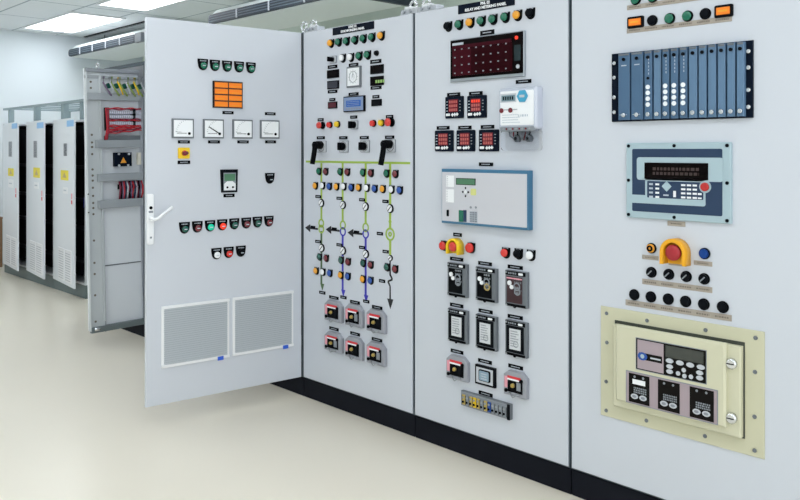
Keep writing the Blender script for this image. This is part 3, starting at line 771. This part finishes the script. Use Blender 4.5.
def relay_case(x0, y0, x1, y1, kind, label):
    out = .022; cx, cz, hw, hh = centre(PC.rect(x0, y0, x1, y1, out))
    b = MB(); b.box(-hw, -hh, hw, hh, 0, out, MGREY, ch=.004)
    b.box(-hw*.92, hh*.76, hw*.92, hh*.98, out, out+.003, BLK); b.rbox(hw*.3, hh*.8, hw*.72, hh*.93, .005, out+.003, out+.006, WHITE, ch=.001)
    dashes(b, -hw*.65, hw*.1, hh*.87, .008, out+.003, GREY)
    b.box(-hw*.92, -hh*.98, hw*.92, -hh*.84, out, out+.003, BLK); b.cyl(0, -hh*.95, .008, out+.003, out+.008, BLK, 10)
    for z in (-.92, .9): b.cyl(-hw*.82, hh*z, .005, out+.003, out+.006, STEEL, 8)
    if kind < 3:
        fm = BLK if kind < 2 else mat('dark_maroon_face', '34161E', .3)
        b.box(-hw*.8, -hh*.78, hw*.62, hh*.68, out, out+.002, fm)
        for z, w, m in ((.58, .5, GREY), (.38, .55, MGREY), (.1, .5, GREY), (-.05, .58, MGREY), (-.2, .45, GREY)):
            dashes(b, -hw*.1, hw*w, hh*z, .009, out+.002, m)
        b.cyl(-hw*.5, hh*.32, .0115, out+.002, out+.008, WHITE, 14); b.cyl(-hw*.3, hh*.1, .010, out+.002, out+.008, WHITE, 14)
        b.ring(hw*.15, hh*.15, .014, .02, out+.002, out+.004, GREY); b.ring(hw*.2, -hh*.12, .012, .018, out+.002, out+.004, BRASS if kind == 1 else GREY)
        if kind == 2: b.box(-hw*.8, hh*.55, hw*.62, hh*.62, out+.002, out+.003, PINK2)
    else:
        b.box(-hw*.84, -hh*.8, hw*.8, hh*.72, out, out+.002, DK); b.box(-hw*.52, -hh*.62, hw*.52, hh*.56, out+.002, out+.004, mat('card_grey', 'D3D6D9', .5))
        for k in range(7): dashes(b, -hw*.4, hw*(.1+.25*random.random()), hh*(.42-.14*k), .005, out+.004, GREY)
        b.ring(hw*.1, -hh*.3, .012, .015, out+.004, out+.005, GREY)
    o = b.build('protection_relay', cabC, (cx, 0, cz), label)
    g = MB(); g.box(-hw*.86, -hh*.82, hw*.82, hh*.74, out+.012, out+.014, CLR)
for i, q in enumerate(((447.6, 262.2, 466.6, 298.4), (475.8, 266.4, 496.2, 303.4), (505.4, 269.8, 527, 309.2))): relay_case(*q, i, 'black relay module with two white dials')
for i, q in enumerate(((448, 307.8, 467, 344.8), (475.8, 313.8, 496.2, 352), (505.4, 319.4, 526.6, 359))): relay_case(*q, 3, 'grey framed relay module with white card')
test_switch(PC, 446.4, 353.4, 467.4, 383, 'grey test switch with red sticker and brass lock', 0)
test_switch(PC, 503.8, 369, 526.6, 400, 'grey test switch with red sticker and brass lock', 1)
def gsq(b, hw, hh, o):
    b.rbox(-hw*.55, -hh*.55, hw*.62, hh*.62, .008, o, o+.006, DK, ch=.002); b.rbox(-hw*.45, -hh*.45, hw*.52, hh*.52, .006, o+.006, o+.008, mat('pale_blue_screen', '8FA8B8', .2))
    for k in range(3): dashes(b, -hw*.25, hw*.35, hh*(.25-.25*k), .006, o+.008, DIM)
screen(PC, 475.4, 364, 495, 388.6, LGREY, 'square grey module with blue window', 'display_module', frame=DK, out=.016, bd=.01, extra=gsq)
# terminal strip
cx, cz, hw, hh = centre(PC.quad((461.2, 390.8), (461.2, 405.6), (510.6, 404.4), (510.6, 419.6), out=.02))
b = MB(); b.box(-hw, -hh, hw, hh, 0, .02, MGREY, ch=.003, mf=GREY)
b.box(-hw+.008, -hh+.008, hw-.02, hh-.018, .02, .021, DK); b.box(hw-.014, -hh, hw, hh, .02, .026, DK)
o = b.build('terminal_strip', cabC, (cx, 0, cz), 'grey terminal strip with brass screws')
for k in range(12):
    g = MB(); x = -hw*.9+k*hw*.15
    g.box(x, -hh*.75, x+hw*.11, hh*.6, .021, .027, (BRASS, GREY, BRASS, YEL, BRASS, GREY, BRASS)[k] if k < 7 else (GREY if k != 7 else BLU), ch=.002)
    g.cyl(x+hw*.055, hh*.25, .006, .027, .03, STEEL, 8); g.cyl(x+hw*.055, -hh*.35, .006, .027, .03, DK, 8); g.build('terminal', o)

# ------------------------------------------------------------------ cabinet D
PX = Panel(FM, cabD, 1.988)
def strip(P, tl, bl, tr, br, n, label, m=TANL):
    cx, cz, hw, hh = centre(P.quad(tl, bl, tr, br)); b = MB(); b.box(-hw, -hh, hw, hh, 0, .003, m, ch=.0006)
    for k in range(n): w_ = 2*hw/n; dashes(b, -hw+k*w_+w_*.15, -hw+(k+.85)*w_, 0, hh*.55, .0034, TANL2)
    b.build('label_strip', P.par, (cx, 0, cz), label)
strip(PX, (627.8, 5.6), (627.8, 10.8), (735, -10), (735, -5.4), 6, 'long tan engraved strip')
strip(PX, (627.6, 28.4), (627.6, 33.4), (732.6, 16), (732.6, 21.4), 6, 'long tan engraved strip')
for x, y in ((635, -.6), (652, -3)): button(PX, x, y, GRN, 'green button', r=.02, out=.018, name='pilot_lamp')
def owin(b, hw, hh, o):
    b.box(-hw+.01, -hh+.01, hw-.01, hh-.01, o, o+.006, ORG, ch=.002); b.box(-hw*.5, -.004, hw*.5, .004, o+.006, o+.0064, AMB)
for q in ((627.4, 17.8, 643.6, 26.4), (714.6, 6.4, 733, 15.4)):
    r_ = PX.rect(*q, .01); cx, cz, hw, hh = centre(r_); hh = max(hh, .024)
    b = MB(); b.rbox(-hw, -hh, hw, hh, .006, 0, .01, DK, ch=.002); owin(b, hw, hh, .01); b.build('indicator_window', cabD, (cx, 0, cz), 'rectangular orange indicator window')
for x, y, m in ((651.6, 20.2, DK), (669, 18.2, GRN), (686.8, 16), ) if False else ((651.6, 20.2, DK), (669, 18.2, GRN), (686.8, 15.8, GRN), (704.6, 13.4, DK)):
    button(PX, x, y, m, lampn[id(m)]+' lamp', r=.02, out=.018, name='pilot_lamp')
# module rack
out = .03
cx, cz, hw, hh = centre(PX.quad((611.7, 54), (611.7, 121.6), (752.7, 40), (752.7, 118), out=.014))
b = MB(); b.box(-hw, -hh, hw, hh, 0, .01, BLUEBLK, ch=.001)
o = b.build('module_rack', cabD, (cx, 0, cz), 'black rack of thirteen blue modules')
for x in (-hw+.014, hw-.015):
    for z in (-.72, -.28, .3, .72):
        g = MB(); g.cyl(x, hh*z, .009, .01, .016, CHROME, 10, ch=.002); g.build('screw', o)
bx = [617.8, 630.6, 643.8, 653, 661.6, 670, 679, 688.2, 698, 707.4, 717, 726.4, 736, 745.2]
us = [PX.c(x, 90, .03)[0]-cx for x in bx]
for k in range(13):
    x0, x1 = us[k]+.0035, us[k+1]-.0035; mx = (x0+x1)/2
    g = MB(); m = RACKB2 if k in (0, 1, 2, 4, 5, 6) else RACKB
    g.box(x0, -hh+.006, x1, hh-.004, .01, .028, m, ch=.002)
    g.box(x0+.003, hh-.014, x1-.003, hh-.006, .028, .031, MGREY, ch=.001)
    g.cyl(mx, -hh+.026, .0095, .028, .036, CHROME, 12, ch=.002); g.cyl(mx, hh-.03, .007, .028, .034, DK, 10)
    if k in (0, 1): g.box(mx-.012, hh*.6, mx+.012, hh*.63, .028, .0286, DIM); g.box(mx-.02, -hh*.82, mx+.014, -hh*.8, .028, .0286, DIM)
    if k in (2, 4, 5, 6):
        for j in range(4): g.cyl(mx, -hh*.05-j*hh*.165, .0095, .028, .032, WL, 12)
        for j in range(5): g.box(mx+.001, hh*(.3+.1*j), mx+.004, hh*(.36+.1*j), .028, .0285, DIM)
    if k == 2: g.cyl(mx, hh*.2, .006, .028, .031, BLK, 10)
    g.build('rack_module', o)
# operator panel
out = .014
cx, cz, hw, hh = centre(PX.quad((626.6, 142.6), (626.6, 217.4), (731.4, 142.6), (731.4, 224), out=out))
b = MB(); b.rbox(-hw, -hh, hw, hh, .006, 0, out, PALEB, ch=.003)
o = b.build('operator_panel', cabD, (cx, 0, cz), 'pale blue operator panel with navy face, screen and keypad')
U = lambda t: PX.c(626.6+104.8*t, 180, .014)[0]-cx
V = lambda t: hh-2*hh*t          # fractions of the plate, from the photo
def fb(g, x0, y0, x1, y1, o0, o1, m, r=0, ch=0):
    if r: g.rbox(U(x0), V(y1), U(x1), V(y0), r, o0, o1, m, ch=ch)
    else: g.box(U(x0), V(y1), U(x1), V(y0), o0, o1, m, ch=ch)
g = MB(); fb(g, .06, .08, .92, .91, out, out+.0012, NAVY, .006)
g.build('navy_face', o)
g = MB(); fb(g, .105, .19, .93, .49, out+.0012, out+.0022, PALEB, .012); fb(g, .185, .45, .76, .80, out+.0012, out+.0022, PALEB, .008); fb(g, .055, .69, .7, .80, out+.0014, out+.0024, PALEB)
fb(g, .205, .5, .74, .72, out+.0022, out+.003, NAVY, .004)
g.build('pale_band', o)
g = MB(); fb(g, .18, .26, .787, .47, out+.0022, out+.004, SCR); dashes(g, U(.26), U(.7), V(.34), .012, out+.004, mat('dim_digits', '3A2826', .4)); dashes(g, U(.26), U(.7), V(.4), .012, out+.004, mat('dim_digits', '3A2826', .4)); g.build('screen', o)
g = MB()
for j in range(4):
    for x in (.225, .285): fb(g, x, .53+.055*j, x+.035, .555+.055*j, out+.003, out+.0045, WHITE if x > .25 else DIM)
    for x in (.53, .585, .64): fb(g, x, .53+.052*j, x+.04, .555+.052*j, out+.003, out+.0045, WHITE)
fb(g, .69, .635, .725, .66, out+.003, out+.0045, WHITE); fb(g, .69, .69, .725, .71, out+.003, out+.0045, WHITE)
q = (U(.392), V(.565)); g.prism([(q[0], q[1]-.021), (q[0]+.021, q[1]), (q[0], q[1]+.021), (q[0]-.021, q[1])], out+.003, out+.0055, PALEB)
fb(g, .455, .62, .48, .7, out+.003, out+.0045, WHITE); fb(g, .36, .67, .41, .69, out+.003, out+.0045, DIM)
g.build('keypad', o)
g = MB(); g.cyl(U(.758), V(.555), .024, out+.0022, out+.004, PALEB, 20); g.cyl(U(.758), V(.555), .017, out+.004, out+.014, mat('dark_red_button', 'C0201C', .3, coat=.4), 20, ch=.004); g.build('stop_button', o, label='round red stop button')
for x, y in ((.025, .04), (.46, .04), (.965, .04), (.025, .5), (.965, .5), (.025, .96), (.46, .96), (.965, .96)):
    g = MB(); g.cyl(U(x), V(y), .007, out, out+.003, DK, 10); g.build('screw', o)
plate(PX, 668.3, 220.6, 686, 226.8, TANL, tm=TANL2)
ks = button(PX, 650.8, 248.4, AMB, 'yellow key switch', r=.019, out=.016, bezel=DK); g = MB(); g.ring(0, 0, .006, .0125, .016, .02, DK); g.build('key_slot', ks)
button(PX, 703.8, 253.8, mat('deep_blue_cap', '113E86', .35, spec=.2), 'blue button', r=.02, out=.018, bezel=BLUEBLK)
estop(PX, 675.6, 252.4, .056, 'red emergency stop inside yellow shroud', mat('amber_shroud', 'F0AC1A', .38), mat('shaded_red_head', 'A8242E', .35), DK)  # head red is darkened to stand for shade inside the shroud
for q in ((643, 255, 659, 260), (669.4, 261.2, 687, 266), (694.6, 260.6, 713, 266.2)): plate(PX, *q, TANL, tm=TANL2)
for x, y in ((650.6, 272.6), (668, 274.6), (685.4, 276.8), (703.4, 279.2)):
    ob_ = button(PX, x, y, DK, 'black selector knob', r=.020, out=.018, bezel=BLK, name='selector_knob')
    g = MB(); g.line(-.009, -.009, .009, .009, .004, .018, .022, GREY); g.build('pointer', ob_)
strip(PX, (643, 278.4), (643, 284), (713, 287.4), (713, 293), 4, 'tan engraved strip under four knobs')
for x, y in ((633.6, 295), (650.2, 297.2), (667.6, 299.4), (685, 301.8), (703.2, 304.6), (722.2, 307.4)): button(PX, x, y, DK, 'black button', r=.0205, out=.016, bezel=BLK)
strip(PX, (626.4, 299.6), (626.4, 305.4), (732.4, 314.8), (732.4, 321), 6, 'tan engraved strip under six buttons')
# beige control unit
cx, cz, hw, hh = centre(PX.quad((601.3, 305.4), (601, 416), (765, 332.6), (764.6, 458), out=.006))
b = MB(); b.box(-hw, -hh, hw, hh, 0, .006, BEIGE, ch=.0015)
o = b.build('control_unit', cabD, (cx, 0, cz), 'beige control unit on flanged plate with keypads')
def bq(tl, bl, tr, br, out):
    r = PX.quad(tl, bl, tr, br, out=out); return r[0]-cx, r[1]-cz, r[2]-cx, r[3]-cz
def bp(x, y, out): u, z = PX.c(x, y, out); return u-cx, z-cz
for x, y in ((607, 313.4), (647.4, 320.6), (706, 330.2), (756, 338), (607.3, 342.6), (606.6, 381.6), (606.6, 410.6), (646.8, 420.6), (705.4, 436.2), (755, 450.6), (755.4, 372), (755, 416.8)):
    u, z = bp(x, y, .008); g = MB(); g.cyl(u, z, .008, .006, .011, MGREY, 10, ch=.002); g.build('screw', o)
r0 = bq((616, 323.2), (616, 405), (743.6, 346.6), (743, 436.4), .012)
g = MB(); g.box(r0[0]-.006, r0[1]-.006, r0[2]+.006, r0[3]+.014, .006, .0075, BEIGED); g.build('gasket', o)
g = MB(); g.box(*r0, .0075, .032, BEIGE2, ch=.004); base_ = g.build('housing', o)
r1 = bq((616, 323.6), (616, 401.5), (726, 344.4), (726, 426.5), .05)
g = MB(); g.box(r1[0], r1[1], r1[2], r1[3], .032, .052, BEIGE2, ch=.008); g.build('hinged_cover', o)
F1 = .052
r2 = bq((637, 338), (637, 368.6), (706.6, 351), (706.6, 383.6), F1)
g = MB(); g.box(r2[0]-.003, r2[1]-.003, r2[2]+.003, r2[3]+.003, F1, F1+.001, GREY); g.box(*r2, F1+.001, F1+.002, CHAR)
w2, h2 = r2[2]-r2[0], r2[3]-r2[1]; T = F1+.002
X2 = lambda t: r2[0]+w2*t
Z2 = lambda t: r2[3]-h2*t
g.box(X2(0.02), Z2(.97), X2(.41), Z2(.03), T, T+.001, MAUVE)
g.box(X2(.05), Z2(.66), X2(.39), Z2(.44), T+.001, T+.002, CHAR); g.cyl(X2(.1), Z2(.55), h2*.13, T+.002, T+.003, BLU, 20, sx=1.3); g.cyl(X2(.1), Z2(.55), h2*.07, T+.003, T+.0035, PALEB, 16)
g.box(X2(.22), Z2(.58), X2(.37), Z2(.53), T+.002, T+.0028, LGREY)
g.box(X2(.44), Z2(.42), X2(.97), Z2(.05), T, T+.001, mat('unlit_screen', '2E342F', .15, coat=.5))
for k in range(4): g.cyl(X2(.5+.145*k), Z2(.52), h2*.075, T, T+.003, LGREY, 14, sx=1.7)
for x, y, s_ in ((.5, .7, 1.6), (.5, .86, 1.6), (.92, .7, 1.6), (.92, .86, 1.6), (.62, .86, 1), (.7, .72, 1), (.71, .9, 1), (.8, .88, 1)): g.cyl(X2(x), Z2(y), h2*.07, T, T+.003, LGREY, 14, sx=s_)
g.build('upper_keypad', o)
r3_ = bq((627.4, 371.6), (627.4, 401.6), (717.6, 390.4), (717.6, 423.6), F1)
g = MB(); g.box(r3_[0]-.004, r3_[1]-.004, r3_[2]+.004, r3_[3]+.004, F1, F1+.001, GREY); g.box(*r3_, F1+.001, F1+.002, MAUVE)
w3, h3 = r3_[2]-r3_[0], r3_[3]-r3_[1]
X3 = lambda t: r3_[0]+w3*t
Z3 = lambda t: r3_[3]-h3*t
g.build('lower_keypad_plate', o)
for k, (a0, a1) in enumerate(((.03, .27), (.37, .61), (.72, .97))):
    g = MB(); g.box(X3(a0), Z3(.97), X3(a1), Z3(.03), T, T+.002, CHAR)
    am = (a0+a1)/2; q = T+.002
    for s_ in (-.05, .05):
        g.cyl(X3(am+s_), Z3(.12), .005, q, q+.001, GREY, 8); g.cyl(X3(am+s_), Z3(.76), h3*.085, q, q+.003, LGREY, 14, sx=1.5); g.cyl(X3(am+s_), Z3(.76), h3*.045, q+.003, q+.0034, GREY, 12, sx=1.7)
    if k == 0: g.box(X3(am-.075), Z3(.36), X3(am+.075), Z3(.2), q, q+.0012, WL)
    for j in range(3): dashes(g, X3(am-.06), X3(am+.09), Z3(.48+.07*j), .006, q, GREY)
    g.build('keypad_module', o)
for x, y in ((731, 364), (731, 418.6)):
    u, z = bp(x, y, .045); g = MB(); g.cyl(u, z, .021, .032, .048, CHROME, 20, ch=.006); g.box(u-.014, z-.002, u+.014, z+.002, .048, .049, DK); g.build('thumb_screw', o)

# ------------------------------------------------------------------ open leaf with wiring (seen from its inner side)
LA = R(90)
leaf_t = MB()
FLP = Frame(-2.175, -.004, LA)
lx0 = FLP.p(90.4, 300)[0]
LP = Panel(FLP, None)
FRM = mat('leaf_frame', 'C9CFD2', .42); RAIL = mat('leaf_rail', 'A3A9AE', .4)
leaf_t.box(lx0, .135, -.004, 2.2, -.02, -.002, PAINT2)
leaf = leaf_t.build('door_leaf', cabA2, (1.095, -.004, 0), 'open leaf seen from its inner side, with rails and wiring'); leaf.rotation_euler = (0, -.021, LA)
LP.par = leaf
zr = lambda y, x=110: FLP.p(x, y)[1]
xr = lambda x, y=150: FLP.p(x, y)[0]
b = MB()
b.box(lx0, .135, xr(92), 2.2, -.002, .03, FRM, ch=.002); b.box(xr(92), .16, xr(105), 2.18, -.002, .018, FRM)
b.box(xr(103.5), .2, xr(105.5), 2.15, .018, .03, FRM)
for y in (82, 88, 134, 141.5, 146, 153, 168, 174, 179, 186, 194, 201, 206, 212, 238, 260, 271, 292, 318):
    b.cyl(xr(95.8), zr(y), .009, .018, .0195, mat('hole_bronze', '6A6458', .5), 10)
for y in (192, 210): b.cyl(xr(90.5), zr(y), .006, .03, .0315, DK, 8)
b.build('side_post', leaf)
b = MB(); b.box(lx0, 2.17, -.006, 2.2, .0, .034, GREY, ch=.003); b.box(lx0, 2.12, -.006, 2.145, -.001, .024, RAIL); b.build('top_rail', leaf)
b = MB(); b.box(lx0+.005, zr(100), -.01, zr(93), .018, .045, RAIL, ch=.003); b.build('cross_rail', leaf)
b = MB(); b.box(xr(99), zr(147), -.01, zr(139.4), .018, .055, RAIL, ch=.004); b.box(xr(108), zr(139.4), -.01, zr(135), .01, .04, MGREY); b.build('cross_rail', leaf)
b = MB(); b.box(xr(100), zr(180.2), -.01, zr(172.8), .018, .055, RAIL, ch=.004); b.build('cross_rail', leaf)
b = MB(); b.box(xr(100), zr(207), -.01, zr(198.8), .018, .055, RAIL, ch=.004); b.build('cross_rail', leaf)
b = MB(); b.box(xr(107), zr(265), -.01, zr(264), -.001, .004, MGREY); b.box(xr(106), zr(330), xr(107), zr(210), -.001, .006, RAIL); b.build('panel_groove', leaf)
b = MB(); b.box(lx0+.005, .12, -.006, .165, .0, .036, mat('leaf_bottom', '6F7A7C', .45), ch=.003)
b.tube([(xr(93), -.04, .15), (xr(99), -.04, .148)], .014, CHROME, 10); b.build('bottom_rail', leaf)
# earth wires loops
EG = mat('wire_yellow_green', '8FA552', .5); EP = mat('wire_mauve', '74607E', .5)
for i, px in enumerate((112, 120, 128, 136, 143)):
    b = MB(); x = xr(px); z0 = zr(79)
    b.tube([(x-.03, -.03, z0+.02), (x-.045, -.05, z0-.03), (x-.02, -.06, z0-.08), (x+.02, -.05, z0-.13)], .007, EP if i == 0 else EG, 7)
    b.tube([(x+.02, -.03, z0+.02), (x+.005, -.05, z0-.02), (x+.03, -.06, z0-.08), (x+.05, -.05, z0-.12)], .006, YEL if i % 2 else LGREY, 7)
    b.cyl(x+.01, z0-.05, .022, .005, .03, DGRN, 12); b.build('earth_wire', leaf)
# terminals and red wiring
RW = mat('wire_red', 'C22230', .4); RW2 = mat('wire_dark_red', '7E1C3A', .4)
TL_ = mat('terminal_lilac', 'D4D4E4', .4)
for y0, y1 in ((110, 113.5), (114.5, 118), (121, 124.5)):
    b = MB(); b.box(xr(112), zr(y1), -.008, zr(y0), .005, .049, TL_, ch=.003)
    n = 16
    for k in range(n): xx = xr(112)+(-.01-xr(112))*k/n; b.box(xx, zr(y1)+.004, xx+.003, zr(y0)-.004, .049, .0505, GREY)
    b.build('terminal_row', leaf)
b = MB(); b.box(xr(135), zr(126), xr(138), zr(108), .005, .05, DK); b.build('cable_duct', leaf); b = MB(); b.box(xr(109), zr(130), xr(111.5), zr(107), .005, .05, DK); b.build('cable_duct', leaf)
for j, (y, m) in enumerate(((107.8, RW), (108.8, RW2), (118.8, RW2), (119.8, RW), (125, RW), (126.4, RW), (130.5, RW), (131.5, RW2), (133, RW), (129, RW))):
    b = MB(); pts = []
    x0_, x1_ = xr(109.5+random.uniform(-.5, .5)), -.008
    for k in range(13):
        t_ = k/12; rise = 3.5*t_ if j > 5 else 0
        pts.append((x0_+(x1_-x0_)*t_, -.05-.008*math.sin(k*1.7+j), zr(y-rise+.5*math.sin(k*1.3+j*2))))
    b.tube(pts, .0055, m, 6); b.build('red_wire', leaf)
for j in range(4):
    b = MB(); b.tube([(xr(108.6+j*.8), -.05, zr(107.5)), (xr(109+j*.6), -.055, zr(118)), (xr(109.4+j*.5), -.055, zr(128)), (xr(107+j*.8), -.05, zr(139))], .006, (RW, RW2)[j % 2], 6); b.build('red_wire', leaf)
b = MB(); b.box(xr(117), zr(166), xr(134), zr(152), .005, .04, BLUEBLK, ch=.004); x = xr(125.5); z = zr(160)
b.prism([(x-.025, z-.02), (x+.025, z-.02), (x, z+.025)], .04, .042, AMB)
for px, py in ((121, 165), (130, 165), (121, 153.4), (131, 153.6)): b.cyl(xr(px), zr(py), .009, .04, .046, LGREY, 10)
b.build('meter_back', leaf, label='black instrument back with yellow warning triangle')
b = MB(); b.box(xr(140.4), zr(165), -.006, zr(152.5), .005, .04, mat('ivory_plastic', 'E6E2D4', .4), ch=.004); b.build('junction_box', leaf)
for k in range(16):
    px = 121.5+k*1.45; b = MB(); m = (RW2, DK, EP, RW, NAVY, LGREY)[k % 6]
    b.tube([(xr(px), -.03, zr(181)), (xr(px+random.uniform(-1, 1)), -.045, zr(187)), (xr(px+random.uniform(-1, 1)), -.04, zr(193)), (xr(px), -.03, zr(198.6))], .007, m, 6); b.build('wire', leaf)
b = MB(); b.box(xr(121), zr(189), -.008, zr(184), .004, .03, DK); b.build('terminal_row', leaf)

# ------------------------------------------------------------------ far row of three cabinets
YR = .35; P0 = -6.78; W = .85
BP = mat('black_rail', '20242C', .5)
def far_cab(x0, label, marks):
    t = thing('server_cabinet', label, 'electrical cabinet', (x0, YR, 0), 0)
    D = .8; w = W-.004; zb, zt = .14, 1.87
    b = MB(); T_ = .02
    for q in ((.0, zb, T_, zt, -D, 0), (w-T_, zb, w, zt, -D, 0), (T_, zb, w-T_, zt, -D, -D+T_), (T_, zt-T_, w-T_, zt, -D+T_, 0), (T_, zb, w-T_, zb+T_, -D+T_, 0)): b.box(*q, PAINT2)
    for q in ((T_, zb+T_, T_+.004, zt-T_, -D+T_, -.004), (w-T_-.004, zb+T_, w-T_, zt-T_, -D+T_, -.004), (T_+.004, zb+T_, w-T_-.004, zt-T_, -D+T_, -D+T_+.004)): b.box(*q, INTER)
    b.build('body', t)
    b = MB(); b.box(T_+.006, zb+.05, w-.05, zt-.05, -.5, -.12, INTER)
    for z in (.35, .7, 1.0, 1.35): b.box(T_+.01, z, w-.03, z+.035, -.12, -.05, BP)
    b.build('equipment_chassis', t)
    b = MB(); b.tube([(w-.1, .03, .95), (w-.05, .02, 1.05), (w-.03, .05, 1.12)], .012, mat('blue_cable', '3B48A8', .4), 8)
    b.tube([(w-.06, .04, .16), (w-.09, .05, .5), (w-.05, .04, .8)], .01, DK, 8); b.build('cable', t)
    b = MB(); b.box(0, 0, w, zb-.002, -D, .0, GREYP, ch=.003); b.box(0, zb-.002, w, zb, -D, .004, MGREY); b.build('plinth', t)
    ang = -R(6.8); DWd = .86
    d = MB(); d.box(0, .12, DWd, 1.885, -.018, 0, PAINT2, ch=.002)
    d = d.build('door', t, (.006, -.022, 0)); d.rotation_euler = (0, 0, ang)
    F = Frame(x0+.006, YR-.022, ang); P = Panel(F, d)
    (bx0, by0, bx1, by1), (lx, ly0, ly1), (yx0, yy0, yx1, yy1), (px, py0, py1), (vx0, vx1, vt, vb) = marks
    cx, cz, hw, hh = centre(P.rect(bx0, by0, bx1, by1)); cz = min(cz, 1.885-hh-.004); cx = min(cx, DWd-hw-.008); b = MB(); b.box(-hw, -hh, hw, hh, 0, .004, SKYB, ch=.001); b.build('blue_label', d, (cx, 0, cz))
    cx, cz, hw, hh = centre(P.rect(lx-1.8, ly0, lx+1.8, ly1)); b = MB(); b.box(-hw, -hh, hw, hh, 0, .002, LGREY); 
    for k in range(7): dashes(b, -hw*.8, hw*.8, hh*(.85-.27*k), .03, .002, MGREY)
    b.build('printed_sheet', d, (cx, 0, cz))
    cx, cz, hw, hh = centre(P.rect(yx0, yy0, yx1, yy1)); b = MB(); b.rbox(-hw, -hh, hw, hh, .01, 0, .002, STK); b.prism([(-hw*.5, -hh*.5), (hw*.5, -hh*.5), (0, hh*.6)], .002, .003, BRASS); b.build('warning_sticker', d, (cx, 0, cz), 'yellow warning sticker')
    cx, cz, hw, hh = centre(P.rect(px-2.4, py0, px+2.4, py1)); b = MB(); b.box(-hw, -hh, hw, hh, 0, .002, WHITE); dashes(b, -hw*.7, hw*.5, 0, .015, .002, DIM); b.build('paper_note', d, (cx, 0, cz))
    u0 = P.c(vx0, vt)[0]; u1 = P.c(vx1, vt)[0]
    um = (u0+u1)/2; z1 = .50; z0 = .155
    for a, c_ in ((u0, um-.02), (um+.02, u1)):
        b = MB(); b.box(a, z0, c_, z1, 0, .006, WHITE, ch=.002)
        for k in range(12): z = z0+.02+k*(z1-z0-.04)/12; b.box(a+.02, z, c_-.02, z+.01, .006, .008, LGREY)
        b.build('vent_grille', d)
    b = MB(); u = DWd-.07; b.box(u-.012, 1.04, u+.01, 1.10, 0, .006, PINK2, ch=.001); b.box(u-.012, .99, u+.01, 1.03, 0, .006, PINK, ch=.001); b.build('tag', d)
    return t
mk = (((15.4, 123.4, 20.6, 128), (11, 141.7, 157), (8.8, 168, 14.3, 176.4), (11.5, 179, 188), (7, 17, 233, 262)),
      ((40.8, 122.4, 47.2, 127.6), (36, 141, 158), (34, 167.4, 40.6, 178), (37, 182, 189), (31, 43, 240, 272)),
      ((69.4, 120.4, 76, 126), (66, 144, 156), (61.4, 170, 69, 180.6), (66, 187, 194), (59.4, 72, 249, 286)))
labs = ('narrow cabinet with door ajar, in the row of three next to the far wall', 'narrow cabinet with door ajar, the middle of the row of three', 'narrow cabinet with door ajar, in the row of three next to the wired leaf')
for k in range(3): far_cab(P0+W*k, labs[k], mk[k])
# cable tray frame above them
TR = mat('tray_galvanised', '93A4A8', .5, metal=.2)
t = thing('cable_tray', 'grey overhead cable tray frame on posts above the three far cabinets', 'cable tray', (P0, YR, 0))
L = W*3+.05
b = MB()
b.box(-.05, 2.06, L, 2.085, -.04, 0, TR); b.box(-.05, 2.06, L, 2.085, -.8, -.76, TR)
b.build('side_rail', t)
for k in range(7):
    x = .05+k*(L-.15)/6; b = MB(); b.box(x, 2.065, x+.04, 2.08, -.76, -.04, TR); b.build('rung', t)
for k, (x, w_) in enumerate(((.08, .04), (.98, .07), (1.83, .07), (2.35, .05))):
    b = MB(); b.box(x, 1.8701, x+w_, 2.06, -.08, -.02, TR); b.build('post', t); b = MB(); b.box(x, 1.8701, x+w_, 2.06, -.79, -.76, TR); b.build('post', t)

# ------------------------------------------------------------------ world, camera
w = bpy.data.worlds.new('World'); bpy.context.scene.world = w; w.use_nodes = True
bg = w.node_tree.nodes['Background']; bg.inputs[0].default_value = (.92, .96, 1, 1); bg.inputs[1].default_value = 1.7
cam = bpy.data.cameras.new('Camera'); co = bpy.data.objects.new('Camera', cam); C.objects.link(co)
co.location = (CAMX, CAMY, CAMZ); co.rotation_euler = (math.pi/2, 0, YAW)
cam.sensor_width = 36; cam.lens = 36*FPX/800; cam.shift_x = .0007; cam.shift_y = -99/800; cam.clip_start = .05
sc = bpy.context.scene; sc.camera = co
sc.view_settings.view_transform = 'Standard'; sc.view_settings.look = 'None'; sc.view_settings.gamma = 1; sc.view_settings.exposure = .11
